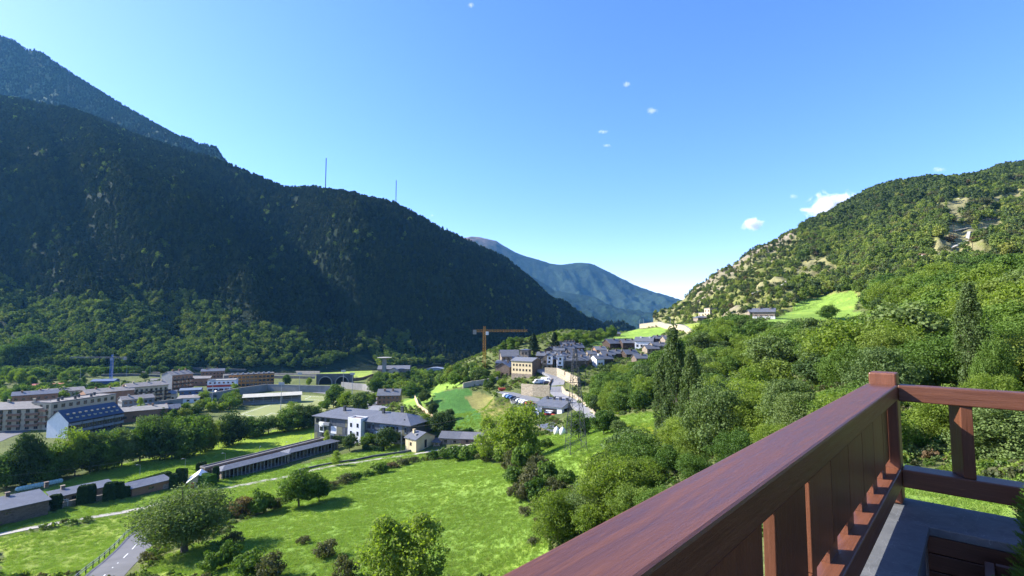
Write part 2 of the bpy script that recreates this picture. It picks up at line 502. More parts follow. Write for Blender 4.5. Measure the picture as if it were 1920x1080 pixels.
# left mountain
knots_px = np.array([-900, -350, 0, 130, 250, 400, 530, 640, 770, 870, 1000, 1085, 1200.])
KL = [
 (None, np.array([430, 465, 490, 505, 520, 545, 575, 615, 700, 790, 960, 1150, 1500.])),
 (np.array([640, 615, 602, 600, 592, 592, 606, 618, 628, 632, 640, 640, 645.]), np.array([560, 600, 640, 655, 655, 690, 720, 790, 830, 940, 1120, 1300, 1600.])),
 (np.array([440, 470, 480, 480, 470, 470, 505, 505, 520, 545, 590, 626, 640.]), np.array([700, 770, 815, 820, 745, 790, 935, 860, 915, 1050, 1230, 1380, 1700.])),
 (np.array([260, 310, 345, 350, 350, 378, 432, 415, 450, 490, 560, 616, 636.]), np.array([800, 860, 905, 895, 850, 905, 1085, 955, 1010, 1150, 1330, 1470, 1760.])),
]
KLc_px = np.array([-900,-350,0,122,196,245,318,397,464,532,560,587,648,703,764,807,856,905,953,1000,1040,1070,1085,1120,1200.])
KLc_py = np.array([-60,90,184,205,232,254,278,300,327,355,357,355,367,382,397,422,446,468,492,530,570,600,612,630,650.])
pxs = np.arange(-900, 1201, 4.0)
SL, tL, tc = knot_surface(pxs, KL, KLc_px, KLc_py, (np.array([-900, 0, 250, 400, 530, 640, 770, 870, 1000, 1085, 1200.]), np.array([1250, 1300, 1250, 1230, 1210, 1130, 1180, 1300, 1450, 1600, 1850.])), footz=-58)
fade = np.clip(np.minimum(tL / 1.2, np.abs(tc - tL) / .8), 0, 1)[:, None]
az_ = np.broadcast_to(pxs[None], SL.shape[:2])
rid = fbm(az_ / 150 + tL[:, None] * .35, tL[:, None] * .8, 4, 3, True) - .5
fine = fbm(SL[..., 0] / 55, SL[..., 1] / 55, 4, 9, True) - .5
fade = fade ** 1.4; rough_ = (.07 + .93 * fade)
gul = np.exp(-((az_ - (385 + (3.6 - tL[:, None]) * 118 + 25 * np.sin(tL[:, None] * 4))) / 42) ** 2) * 80 + np.exp(-((az_ - (110 + (3.4 - tL[:, None]) * 90)) / 40) ** 2) * 45
SL[..., 2] += rid * 95 * fade - gul * fade + fine * 26 * rough_ * np.clip(tL / 1.0, 0, 1)[:, None]
nL1 = fbm(SL[..., 0] / 40, SL[..., 1] / 40, 4, 19)[..., None]
M_mount = ground_mat('mountain_side', .06, .35, 1.0, 3.0, .4)
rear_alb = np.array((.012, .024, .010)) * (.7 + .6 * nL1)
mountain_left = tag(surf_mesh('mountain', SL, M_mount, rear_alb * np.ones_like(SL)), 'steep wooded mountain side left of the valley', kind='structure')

# rear ridge behind it
knots_px = np.array([-900, 0, 450, 700.])
pxr = np.arange(-900, 520, 4.0)
SR, tR, _c = knot_surface(pxr, [(np.array([300, 300, 340, 380.]), np.array([1900, 1800, 1700, 1600.])), (np.array([120, 200, 300, 350.]), np.array([2100, 2050, 1900, 1800.]))],
    np.array([-900,-200,0,24,49,67,79,122,183,244,306,367,397,450,700.]), np.array([-60,20,70,77,95,96,101,132,171,208,245,281,301,330,420.]),
    (np.array([-900, 0, 400, 700.]), np.array([2500, 2400, 2100, 2000.])), nt_=70)
f_ = np.clip(np.abs(_c - tR) / .9, .08, 1)[:, None]
SR[..., 2] += (fbm(SR[..., 0] / 160, SR[..., 1] / 300, 5, 33, True) - .5) * 110 * f_ ** 1.5 - np.clip((pxr[None] - 405) / 100, 0, 1) * 260
nR = fbm(SR[..., 0] / 60, SR[..., 1] / 60, 4, 39)[..., None]
surf = np.array((.055, .085, .035)) * (.6 + .8 * nR) * np.ones_like(SR)
mountain_rear = tag(surf_mesh('mountain', SR, M_mount, surf), 'higher wooded ridge behind the left mountain side', kind='structure')

# far mountains at the end of the valley
M_far = ground_mat('far_mountain', .012, .035, 1.0, 25.0, .5)
def far(name, label, px0, px1, cpx, cpy, Y0, Y1, base_py, seed, amp, c1, c2):
    global knots_px
    knots_px = np.array([px0, px1 * 1.])
    px_ = np.arange(px0, px1 + 1, 2.5)
    S, t, c = knot_surface(px_, [(np.array([base_py, base_py * 1.]), np.array([Y0, Y0 * 1.])), (np.array([base_py - 60, base_py - 60.]), np.array([(Y0 * .6 + Y1 * .4)] * 2))],
        np.array(cpx, float), np.array(cpy, float), (np.array([px0, px1]), np.array([Y1, Y1])), nt_=110, k=21)
    f = np.clip(np.abs(c - t) / .8, .06, 1)[:, None]
    g = np.broadcast_to(px_[None], S.shape[:2])
    S[..., 2] += (fbm(g / 80 + t[:, None] * .8, t[:, None] * .8, 4, seed, True) - .45) * amp * f
    S[..., 2] += (fbm(S[..., 0] / 170, S[..., 1] / 170, 4, seed + 5, True) - .5) * amp * .28 * f
    n = fbm(S[..., 0] / 110, S[..., 1] / 110, 5, seed + 3)[..., None]
    hi = np.clip((t[:, None] - 1.55) / .35 + (n[..., 0] - .5) * 3, 0, 1)[..., None] * np.clip((960 - g) / 60, 0, 1)[..., None]
    al = (np.array(c1) * (1 - hi) + np.array(c2) * hi) * (.6 + .8 * n)
    return tag(surf_mesh(name, S, M_far, al), label, kind='structure')
far('mountain', 'far blue mountain with a brownish bare summit closing the valley', 700, 1420, [700,800,870,885,900,915,930,950,970,990,1010,1030,1050,1070,1090,1105,1120,1140,1160,1200,1240,1275,1300,1420],
    [480,458,448,445,446,450,455,466,475,482,487,494,497,496,494,495,500,510,520,540,552,563,572,610], 5600, 8200, 640, 51, 330, (.018,.032,.018), (.13,.09,.06))
far('mountain', 'lower forested spur in front of the far blue mountain', 840, 1330, [840,900,960,1000,1040,1080,1120,1160,1200,1240,1270,1330], [470,480,500,520,545,552,560,580,592,604,606,640], 3600, 4600, 660, 77, 150, (.014,.028,.014), (.02,.03,.016))

# right mountain
knots_px = KR_px
pxm = np.arange(1225, 2901, 4.0)
SM, tM, cM = knot_surface(pxm, KR, KR_crest_px, KR_crest_py, KR_crest_Y, drop=(1.4, 140), nt_=170, k=31)
fM = np.clip(np.minimum(tM / .5, np.abs(cM - tM) / .6), 0.0, 1)[:, None]
gM = np.broadcast_to(pxm[None], SM.shape[:2])
SM[..., 2] += (fbm(gM / 130 + 3, tM[:, None] * .9, 4, 13, True) - .5) * 24 * fM * np.clip((gM - 1240) / 200, 0.15, 1) + (fbm(SM[..., 0] / 28, SM[..., 1] / 28, 4, 15, True) - .5) * 9 * (.25 + .75 * fM)
SM[0, :, 2] -= 4
ppx, ppy = project(SM[..., 0], SM[..., 1], SM[..., 2])
cliff = np.clip((fbm(SM[..., 0] / 14, SM[..., 1] / 14, 3, 91, True) - .35) * 4, 0, 1)
nM = fbm(SM[..., 0] / 22, SM[..., 1] / 22, 4, 29); nM3 = nM[..., None]
crest_line = np.interp(ppx, KR_crest_px, KR_crest_py)
rockm = .8 * np.clip(1.1 - (ppy - crest_line) / 24 + (nM - .5) * 1.5, 0, 1) * np.clip((1500 - ppx) / 15, 0, 1) * np.clip((ppx - 1270) / 50, .3, 1)
rockm = np.maximum(rockm, np.clip((nM - .66) * 9, 0, 1) * np.clip((1500 - ppx) / 80, 0, .8))
BARE = [[(1490,560-25),(1500,500),(1540,475),(1560,470),(1555,490),(1580,510),(1560,520),(1520,530)], [(1400,545),(1470,520),(1480,530),(1410,555)],
        [(1755,385),(1790,372),(1850,370),(1830,385),(1790,410),(1775,425),(1765,400)], [(1745,470),(1790,420),(1880,415),(1890,435),(1830,455),(1850,480),(1750,490)],
        [(1850,375),(1920,355),(1920,375),(1870,385)]]
bare = np.zeros(ppx.shape)
for b in BARE: bare = np.maximum(bare, inpoly(ppx + (nM - .5) * 40, ppy + (nM - .5) * 20, b).astype(float))
grass_m = np.array((.19, .20, .06)) * (.7 + .6 * nM3)
rock_c = np.array((.19, .155, .12)) * (.55 + .9 * cliff[..., None])
alM = grass_m * (1 - rockm[..., None]) + rock_c * rockm[..., None]
alM = alM * (1 - bare[..., None]) + np.array((.22, .205, .09)) * (.7 + .6 * nM3) * bare[..., None]
# craggy relief on the rock
SM[..., 2] += (cliff - .4) * 5.0 * rockm
meadow_m = inpoly(ppx, ppy, [(1480,600),(1490,568),(1600,543),(1612,560),(1600,585),(1480,600)]) | inpoly(ppx, ppy, [(1850,488),(1925,484),(1925,505),(1870,500)])
alM = np.where(meadow_m[..., None], np.array(GRASS), alM)
M_mr = ground_mat('mountain_slope', .25, 1.3, 1.0, 1.2, .35)
tag(surf_mesh('mountain', SM, M_mr, alM), 'rocky wooded mountain side right of the valley', kind='structure')

# air
mh = bpy.data.materials.new('haze'); mh.use_nodes = True
nt = mh.node_tree
for n in list(nt.nodes): nt.nodes.remove(n)
pv = nd(nt, 'ShaderNodeVolumePrincipled'); pv.inputs['Density'].default_value = 3.3e-5
pv.inputs['Color'].default_value = (.17, .52, 1.0, 1); pv.inputs['Anisotropy'].default_value = .2
nt.links.new(pv.outputs[0], nd(nt, 'ShaderNodeOutputMaterial').inputs['Volume'])
b = MB(); b.box(-5200, -1600, -400, 5200, 5600, 1700)
tag(b.build('haze', mh), 'thin blue air filling the valley', kind='stuff')
# ---------------------------------------------------------------- vegetation
def leafmat(name, dark, light, yellow=None, trans=.35, nscale=.35):
    m = bpy.data.materials.new(name); m.use_nodes = True
    nt = m.node_tree
    for n in list(nt.nodes): nt.nodes.remove(n)
    oi = nt.nodes.new('ShaderNodeObjectInfo')
    r = nd(nt, 'ShaderNodeValToRGB'); e = r.color_ramp.elements
    e[0].position = 0; e[0].color = (*dark, 1); e[1].position = .85 if yellow else 1; e[1].color = (*light, 1)
    if yellow: x = e.new(1.0); x.color = (*yellow, 1)
    nt.links.new(oi.outputs['Random'], r.inputs[0])
    v = mrange(nt, noise(nt, nscale, 3, .6), .3, .7, .72, 1.3)
    cx = nd(nt, 'ShaderNodeCombineXYZ')
    for i in range(3): nt.links.new(v, cx.inputs[i])
    c = mixc(nt, 1.0, r.outputs[0], cx.outputs[0], 'MULTIPLY')
    d = nd(nt, 'ShaderNodeBsdfDiffuse'); t = nd(nt, 'ShaderNodeBsdfTranslucent'); g = nd(nt, 'ShaderNodeBsdfGlossy', i_Roughness=.6)
    nt.links.new(c, d.inputs[0])
    c2 = mixc(nt, 1.0, c, (1.1, 1.2, .42), 'MULTIPLY'); nt.links.new(c2, t.inputs[0])
    a = nd(nt, 'ShaderNodeMixShader', i_0=trans); nt.links.new(d.outputs[0], a.inputs[1]); nt.links.new(t.outputs[0], a.inputs[2])
    b_ = nd(nt, 'ShaderNodeMixShader', i_0=.012); nt.links.new(a.outputs[0], b_.inputs[1]); nt.links.new(g.outputs[0], b_.inputs[2])
    nt.links.new(b_.outputs[0], nd(nt, 'ShaderNodeOutputMaterial').inputs[0])
    return m
M_leaf = leafmat('leaves_broad', (.065, .125, .02), (.125, .20, .03), (.17, .21, .035))
M_leaf_y = leafmat('leaves_light', (.15, .22, .03), (.20, .27, .04), trans=.5)
M_leaf_d = leafmat('leaves_dark', (.045, .08, .02), (.08, .12, .028), trans=.25)
M_leaf_g = leafmat('leaves_willow', (.10, .155, .045), (.145, .20, .055))
M_needle = leafmat('needles', (.016, .034, .016), (.035, .06, .022), trans=.1)
M_scrubleaf = leafmat('leaves_scrub', (.075, .095, .035), (.125, .125, .055), (.15, .10, .05))
M_hedge = leafmat('leaves_hedge', (.022, .05, .014), (.035, .07, .018), trans=.15)
M_bark, nt, p = newmat('bark')
nt.links.new(mixc(nt, noise(nt, 6, 5, .7, sxyz=(1, 1, .2)), (.05, .04, .03), (.16, .13, .10)), p.inputs['Base Color'])
p.inputs['Roughness'].default_value = .95

def cards(P, N, size, g, aspect=1.5, jitter=.5):
    """quads at P facing roughly N"""
    n = len(P)
    N = N + g.normal(0, jitter, (n, 3)); N /= np.linalg.norm(N, axis=1)[:, None] + 1e-9
    U = np.cross(N, g.normal(0, 1, (n, 3))); U /= np.linalg.norm(U, axis=1)[:, None] + 1e-9
    W = np.cross(N, U)
    s = (size * (.6 + .8 * g.random(n)))[:, None]
    a = U * s * .5 * aspect; b = W * s * .5
    return np.stack([P - a, P - b * 1.0, P + a, P + b], 1).reshape(-1, 3)   # leaf-shaped diamonds

def crown(seed, kind, ncl, per, leaf):
    """leaf clumps through an uneven crown of unit height 1 (z 0..1), about 0.5 radius"""
    g = np.random.default_rng(seed)
    if kind == 'full':
        c = g.normal(0, 1, (ncl, 3)); c /= np.linalg.norm(c, axis=1)[:, None]
        c *= (g.random(ncl) ** .4)[:, None] * np.array([.42, .42, .46]); c[:, 2] += .48
        c[:, 2] = np.maximum(c[:, 2], .06 + .1 * g.random(ncl)); rad = .085 + .075 * g.random(ncl); c[:, :2] += g.normal(0, .05, 2) * (c[:, 2:3] - .4) * 2
    elif kind == 'round':
        c = g.normal(0, 1, (ncl, 3)); c /= np.linalg.norm(c, axis=1)[:, None]
        c *= (g.random(ncl) ** .4)[:, None] * np.array([.40, .40, .38]); c[:, 2] += .56
        c[:, 2] = np.maximum(c[:, 2], .13 + .12 * g.random(ncl)); rad = .085 + .075 * g.random(ncl)
        lop = g.normal(0, .05, 2); c[:, :2] += lop * (c[:, 2:3] - .4) * 2
    elif kind == 'tall':
        h = g.random(ncl) ** .9; a = g.random(ncl) * 6.283
        r = (.30 * np.sin(np.clip(h, 0, 1) * 2.6 + .45) ** .8) * g.random(ncl) ** .45
        c = np.stack([r * np.cos(a), r * np.sin(a), .16 + .80 * h], 1); rad = .06 + .06 * g.random(ncl)
    elif kind == 'poplar':
        h = g.random(ncl); a = g.random(ncl) * 6.283
        prof = np.interp(h, [0, .12, .4, .75, .93, 1], [.06, .115, .135, .105, .05, .015])
        r = prof * g.random(ncl) ** .4
        c = np.stack([r * np.cos(a), r * np.sin(a), .05 + .94 * h], 1); rad = .022 + .026 * g.random(ncl)
        c[:, 0] += .02 * np.sin(h * 7 + seed)
    elif kind == 'pine':
        h = g.random(ncl) ** .8; a = g.random(ncl) * 6.283
        r = (.27 * (1 - h) ** .75 + .02) * (.35 + .65 * g.random(ncl))
        c = np.stack([r * np.cos(a), r * np.sin(a), .14 + .84 * h - r * .12], 1); rad = .05 + .045 * (1 - h)
    elif kind == 'bush':
        c = g.normal(0, 1, (ncl, 3)); c /= np.linalg.norm(c, axis=1)[:, None]
        c *= (g.random(ncl) ** .4)[:, None] * np.array([.55, .55, .45]); c[:, 2] = np.abs(c[:, 2]) * 1.1 + .22; rad = .12 + .12 * g.random(ncl)
        c[:, 2] *= .8 + .5 * vnoise(c[:, 0] * 2.5, c[:, 1] * 2.5, seed)
    if kind in ('round', 'full', 'bush'):
        an = np.arctan2(c[:, 1], c[:, 0]); lump = vnoise(an * 1.4 + 5, c[:, 2] * 5.5, seed + 3) * .6 + vnoise(an * 3.1 + 9, c[:, 2] * 9, seed + 8) * .4
        c[:, :2] *= (.70 + .62 * lump)[:, None]; c[:, 2] = .12 + (c[:, 2] - .12) * (.84 + .30 * vnoise(c[:, 0] * 5, c[:, 1] * 5, seed + 4))
    D = g.normal(0, 1, (ncl, per, 3)); D /= np.linalg.norm(D, axis=2)[..., None]
    flat_ = np.array([1, 1, .72]) if kind != 'poplar' else np.array([.8, .8, 1.7])
    P = (c[:, None] + D * flat_ * (rad[:, None] * (.55 + .5 * g.random((ncl, per)) ** .5))[..., None]).reshape(-1, 3)
    P[:, 2] = np.maximum(P[:, 2], .02)
    return cards(P, D.reshape(-1, 3) * 1.1, np.full(len(P), leaf), g), c, rad

def crown_mesh(name, seed, kind, ncl, per, leaf, mat):
    V, c, rad = crown(seed, kind, ncl, per, leaf)
    return mesh_np(name, V, np.arange(len(V)).reshape(-1, 4), [mat]), c

def trunk_mesh(name, seed, c, h0=.62, r=.02, mat=None, limbs=9, n=6):
    g = random.Random(seed); b = MB()
    top = Vector((g.uniform(-.03, .03), g.uniform(-.03, .03), h0))
    pts = [Vector((0, 0, -.06)), Vector((0, 0, .1)), top * .5 + Vector((g.uniform(-.02, .02), g.uniform(-.02, .02), .02)), top]
    b.tube(pts, [r * 1.35, r, r * .75, r * .3], n)
    k = np.random.default_rng(seed).choice(len(c), min(limbs, len(c)), replace=False)
    for i in k:
        e = Vector(c[i]); t = min(.85, max(.22, e.z * .55)); s = Vector((0, 0, 0)).lerp(top, t / h0 if h0 else 0)
        if s.z > top.z: s = top.copy()
        mid = s.lerp(e, .5) + Vector((0, 0, -.03))
        b.tube([s, mid, e], [r * .5, r * .32, r * .12], 5)
    return b.mesh(name, mat or M_bark)

LIB = {}
def lib(key, kind, ncl, per, leaf, mat, nvar, h0=.62, r=.02, limbs=9, seed=0):
    L = []
    for i in range(nvar):
        cm, c = crown_mesh('crown', seed + i * 13 + 1, kind, ncl, per, leaf, mat)
        L.append((cm, trunk_mesh('trunk', seed + i * 7, c, h0, r, None, limbs)))
    LIB[key] = L
#    key        kind  clumps per leaf mat variants
lib('broad', 'round', 150, 62, .030, M_leaf, 7, seed=10)
lib('ash', 'round', 110, 90, .024, M_leaf_y, 3, seed=300, r=.014, limbs=26)
M_leaf_ash = leafmat('leaves_ash', (.21, .29, .045), (.26, .33, .06), trans=.55)
lib('airy', 'tall', 105, 52, .022, M_leaf_ash, 4, seed=90, r=.011, limbs=30)
lib('dark', 'round', 140, 62, .032, M_leaf_d, 4, seed=140)
lib('willow', 'round', 150, 62, .030, M_leaf_g, 3, seed=180)
M_leaf_p = leafmat('leaves_poplar', (.055, .095, .03), (.09, .135, .038))
lib('poplar', 'poplar', 330, 46, .0125, M_leaf_p, 3, h0=.9, r=.010, limbs=30, seed=220)
lib('spruce', 'pine', 230, 34, .026, M_needle, 3, h0=.95, r=.016, limbs=0, seed=260)
lib('belt', 'full', 170, 60, .030, M_leaf, 5, seed=610)
lib('beltdark', 'full', 170, 60, .030, M_leaf_d, 3, seed=640)
lib('near', 'round', 330, 85, .0145, M_leaf_g, 2, seed=400, r=.03, limbs=40)
lib('fine', 'full', 210, 120, .0175, M_leaf, 3, seed=810)
lib('fine_light', 'full', 210, 120, .0175, M_leaf_y, 2, seed=850)
lib('fine_grey', 'full', 210, 120, .0175, M_leaf_g, 2, seed=880)
lib('bush', 'bush', 45, 70, .062, M_leaf, 3, h0=.3, r=.03, limbs=4, seed=500)
lib('brown', 'bush', 40, 60, .05, M_scrubleaf, 3, h0=.3, r=.03, limbs=6, seed=540)

def tree(name, key, P, h, w, label, cat='tree', group=None, v=None, rz=None, g=random):
    """P base on the ground, h height, w crown width relative to height"""
    L = LIB[key]; v = g.randrange(len(L)) if v is None else v % len(L)
    base = {'poplar': .27, 'spruce': .55, 'bush': 1.15, 'brown': 1.15, 'airy': .66}.get(key, .9)
    t = empty(name, tuple(P), g.uniform(0, 6.28) if rz is None else rz, label, cat, group)
    t.scale = (h * w / base, h * w / base, h)
    link('crown', L[v][0], t)
    if key not in ('bush', 'brown'): link('trunk', L[v][1], t)
    return t

# ---- instanced woods ("stuff")
def proto_coll(name, meshes):
    c = bpy.data.collections.new(name)
    for i, m in enumerate(meshes):
        c.objects.link(bpy.data.objects.new('%s_%02d' % (name, i), m))
    return c
def wood(name, P, sc, coll, label, seed=0, n=1, wide=(.85, 1.2), kind='stuff', tilt=.0):
    g = np.random.default_rng(seed)
    me = mesh_np(name, P, np.zeros((0, 4), int)) if False else bpy.data.meshes.new(name)
    me.vertices.add(len(P)); me.vertices.foreach_set('co', np.asarray(P, np.float32).ravel())
    s3 = np.stack([sc * g.uniform(*wide, len(P)), sc * g.uniform(*wide, len(P)), sc], 1).astype(np.float32)
    a = me.attributes.new('sc', 'FLOAT_VECTOR', 'POINT'); a.data.foreach_set('vector', s3.ravel())
    rr = np.zeros((len(P), 3), np.float32); rr[:, 2] = g.random(len(P)) * 6.283
    if tilt: rr[:, :2] = g.normal(0, tilt, (len(P), 2))
    a = me.attributes.new('ro', 'FLOAT_VECTOR', 'POINT'); a.data.foreach_set('vector', rr.ravel())
    a = me.attributes.new('ix', 'INT', 'POINT'); a.data.foreach_set('value', g.integers(0, n, len(P)).astype(np.int32))
    o = link(name, me)
    ng = bpy.data.node_groups.new(name, 'GeometryNodeTree')
    ng.interface.new_socket('Geometry', in_out='INPUT', socket_type='NodeSocketGeometry')
    ng.interface.new_socket('Geometry', in_out='OUTPUT', socket_type='NodeSocketGeometry')
    gi, go = ng.nodes.new('NodeGroupInput'), ng.nodes.new('NodeGroupOutput')
    ip = ng.nodes.new('GeometryNodeInstanceOnPoints'); ci = ng.nodes.new('GeometryNodeCollectionInfo')
    ci.inputs[0].default_value = coll; ci.inputs['Separate Children'].default_value = True; ci.inputs['Reset Children'].default_value = True
    def attr(nm, t):
        x = ng.nodes.new('GeometryNodeInputNamedAttribute'); x.data_type = t; x.inputs[0].default_value = nm; return x.outputs[0]
    ng.links.new(gi.outputs[0], ip.inputs['Points']); ng.links.new(ci.outputs[0], ip.inputs['Instance'])
    ip.inputs['Pick Instance'].default_value = True
    ng.links.new(attr('ix', 'INT'), ip.inputs['Instance Index'])
    ng.links.new(attr('sc', 'FLOAT_VECTOR'), ip.inputs['Scale'])
    e2 = ng.nodes.new('FunctionNodeEulerToRotation'); ng.links.new(attr('ro', 'FLOAT_VECTOR'), e2.inputs[0]); ng.links.new(e2.outputs[0], ip.inputs['Rotation'])
    ng.links.new(ip.outputs[0], go.inputs[0])
    md = o.modifiers.new('scatter', 'NODES'); md.node_group = ng
    return tag(o, label, kind=kind)

def far_set(name, kinds):
    ms = []
    for i, (kind, mat, ncl, per, leaf) in enumerate(kinds):
        m, c = crown_mesh(name, 700 + i * 3, kind, ncl, per, leaf, mat); ms.append(m)
    return proto_coll(name, ms), len(ms)
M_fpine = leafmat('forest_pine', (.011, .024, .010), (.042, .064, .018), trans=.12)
M_fleaf = leafmat('forest_leaf', (.04, .075, .018), (.17, .235, .04), (.22, .24, .055), trans=.3)  # broadleaf tones; the wide ramp also paints sunlit trees among shaded ones
C_pine, nP = far_set('far_pine', [('pine', M_fpine, 34, 9, .11), ('pine', M_fpine, 30, 9, .12), ('pine', M_fpine, 38, 8, .10), ('tall', M_fpine, 26, 10, .10)])
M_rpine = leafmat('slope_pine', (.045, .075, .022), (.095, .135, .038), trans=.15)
C_rpine, _n = far_set('slope_pine', [('pine', M_rpine, 34, 9, .11), ('pine', M_rpine, 30, 9, .12), ('tall', M_rpine, 38, 8, .10), ('round', M_rpine, 30, 10, .10)])
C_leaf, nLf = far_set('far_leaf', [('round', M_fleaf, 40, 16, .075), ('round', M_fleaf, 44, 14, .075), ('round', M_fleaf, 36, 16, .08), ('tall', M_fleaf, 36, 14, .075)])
M_rleaf = leafmat('slope_leaf', (.09, .145, .03), (.23, .29, .055), (.28, .29, .07), trans=.4)
C_mix, nMx = far_set('far_mixed', [('round', M_rleaf, 44, 16, .07), ('round', M_rleaf, 40, 16, .075), ('tall', M_rleaf, 40, 14, .07), ('round', M_rpine, 44, 16, .075), ('pine', M_rpine, 40, 10, .10), ('round', M_scrubleaf, 30, 14, .08)])

# left mountain: conifers above, broadleaf at its foot
vis = (tL[:, None] <= tc + .25) & (pxs[None] > -60) & (pxs[None] < 1190)
bald = fbm(SL[..., 0] / 70, SL[..., 1] / 70, 3, 111)
dens = vis * (bald < .83) * (.5 + .9 * np.clip((bald - .2) * 2, 0, 1))
P = scatter(SL, 36000, 1, dens); pp = project(P[:, 0], P[:, 1], P[:, 2])
P[:, 2] -= .8
# sunlit foot: paler broadleaf from the sunlight's edge down, light put into colour
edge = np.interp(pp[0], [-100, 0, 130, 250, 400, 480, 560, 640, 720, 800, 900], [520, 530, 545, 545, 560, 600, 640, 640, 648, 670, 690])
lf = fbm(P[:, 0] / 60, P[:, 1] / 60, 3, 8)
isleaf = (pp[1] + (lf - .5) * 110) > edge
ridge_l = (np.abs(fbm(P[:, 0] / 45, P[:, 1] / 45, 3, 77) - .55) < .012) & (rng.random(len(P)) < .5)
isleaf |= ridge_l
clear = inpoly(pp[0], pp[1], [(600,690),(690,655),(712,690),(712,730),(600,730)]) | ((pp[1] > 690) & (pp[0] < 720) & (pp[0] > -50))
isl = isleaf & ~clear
k = ~isleaf
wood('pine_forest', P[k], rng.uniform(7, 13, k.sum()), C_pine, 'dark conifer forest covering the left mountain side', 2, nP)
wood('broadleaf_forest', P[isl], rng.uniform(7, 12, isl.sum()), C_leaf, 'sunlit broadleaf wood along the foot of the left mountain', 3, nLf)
visr = (np.abs(tR[:, None] - _c) < 1.6) & (tR[:, None] <= _c + .2) & (pxr[None] > -60)
P = scatter(SR, 9000, 5, visr * 1.0); P[:, 2] -= 1
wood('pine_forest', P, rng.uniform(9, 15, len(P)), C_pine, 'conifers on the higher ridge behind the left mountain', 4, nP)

# right mountain
ok = (tM[:, None] <= cM + .1) & (pxm[None] < 2050)
dm = .35 + .65 * np.clip((nM - .35) * 5, 0, 1)
dens = ok * dm * (1 - rockm * .65) * (1 - bare * .97) * ~meadow_m * np.interp(ppx, [1230, 1330, 1450, 1560, 1650, 1750], [.3, .3, .5, .85, .8, .5]) * np.where((ppx > 1650) & (ppy - np.interp(ppx, KR_crest_px, KR_crest_py) > 30), .8, 1)
P = scatter(SM, 12000, 6, dens); pp = project(P[:, 0], P[:, 1], P[:, 2])
P[:, 2] -= .5
cl = np.interp(pp[0], KR_crest_px, KR_crest_py)
lf = fbm(P[:, 0] / 35, P[:, 1] / 35, 3, 8)
pine = (pp[1] - cl + (lf - .5) * 130 < np.interp(pp[0], [1300, 1500, 1600, 1750, 1850], [-60, 15, 45, 60, 30])) & (pp[0] > 1380) & (rng.random(len(P)) < .72)
small = pp[0] < 1500
sc = np.where(small, rng.uniform(2.2, 5.5, len(P)), rng.uniform(4.5, 9.5, len(P)))
wood('hillside_pinewood', P[pine], sc[pine] * 1.1, C_rpine, 'dark pines under the crest of the right mountain', 7, nP)
wood('hillside_wood', P[~pine], sc[~pine], C_mix, 'mixed green trees and scrub over the right mountain side', 8, nMx)
# ---------------------------------------------------------------- single trees (base pixel, height and width in pixels)
def size_at(P): return P[1] / FPX        # metres per photo pixel at that depth (near enough)
def T(px, py, hp, wp, key, label, cat='tree', group=None, name=None, v=None, sink=0.0, g=random):
    P = hit(px, min(py, 1150)); s = size_at(P); h, w = hp * s, wp * s
    nm = name or {'poplar': 'poplar_tree', 'spruce': 'spruce_tree', 'bush': 'bush', 'brown': 'bush', 'dark': 'dark_tree'}.get(key, 'broadleaf_tree')
    P[2] -= sink
    return tree(nm, key, P, h, w / h, label, cat, group, v=v, g=g)
g4 = random.Random(21)
T(345,1036,120,165,'near','big grey-green round-headed tree on the slope above the road, trunk showing', v=0, g=g4)
T(722,1112,134,106,'airy','light open-crowned ash in the front meadow, left one of the pair', v=0, g=g4)
T(786,1114,142,110,'airy','tall light ash in the front meadow, right one of the pair', v=1, g=g4)
T(1045,1018,100,88,'fine_light','yellow-green tree beside the lower end of the wooden rail', v=1, g=g4)
T(1150,975,125,120,'fine_light','wide bright-green tree just above the wooden rail, tallest there', v=2, g=g4)
T(1105,1010,70,60,'ash','small yellow-green tree tucked behind the wooden rail', v=0, g=g4)
T(968,868,106,98,'ash','large light-green tree between the stone barn and the garage', v=0, g=g4)
T(912,868,88,44,'airy','narrow light tree left of the large light-green one', v=3, g=g4)
T(560,950,68,72,'broad','round bushy tree in the hedge below the field path', v=2, g=g4)
T(598,940,42,44,'broad','smaller rounded tree at the right of the hedge tree', v=3, g=g4)
T(630,873,27,20,'airy','little young tree beside the field path', v=2, g=g4)
T(1272,846,222,50,'poplar','tall dark poplar standing left of the wooden rail', v=0, g=g4)
T(1247,846,170,40,'poplar','shorter poplar at the foot of the tall one', v=1, g=g4)
T(1298,846,182,42,'poplar','mid-sized poplar standing close right of the tall dark one', v=2, g=g4)
T(1345,850,140,115,'fine_grey','grey-green willow between the tall poplar and the rail', v=0, g=g4)
T(1830,748,208,52,'poplar','tall light poplar rising above the right-hand rail', v=1, g=g4)
T(1866,760,130,60,'fine','green tree close to the right of the poplar over the rail', v=4, g=g4)
T(1000,664,38,24,'spruce','dark spruce behind the village church roofs', v=0, g=g4)
T(1040,655,32,18,'spruce','slimmer dark spruce at the village\'s upper edge', v=1, g=g4)
T(1148,636,26,20,'broad','round tree beside the small stone hut above the village', v=1, g=g4)
T(1552,602,30,34,'broad','single round tree standing in the green meadow', v=5, g=g4)
T(795,757,26,24,'dark','dark round tree at the left corner of the crop field', v=0, g=g4)
T(812,782,28,20,'dark','dark tree on the bank below the crop field', v=1, g=g4)
T(842,788,22,18,'dark','small dark tree at the lower edge of the crop field', v=2, g=g4)
T(800,812,34,32,'ash','yellow-green tree behind the pale stone house', v=2, g=g4)
T(832,818,46,46,'dark','dark spreading tree between the stone house and the barn', v=3, g=g4)
T(655,846,32,26,'dark','dark clipped tree by the apartment block\'s left half', v=1, g=g4)
T(688,838,26,28,'broad','small tree in front of the white stair tower', v=0, g=g4)
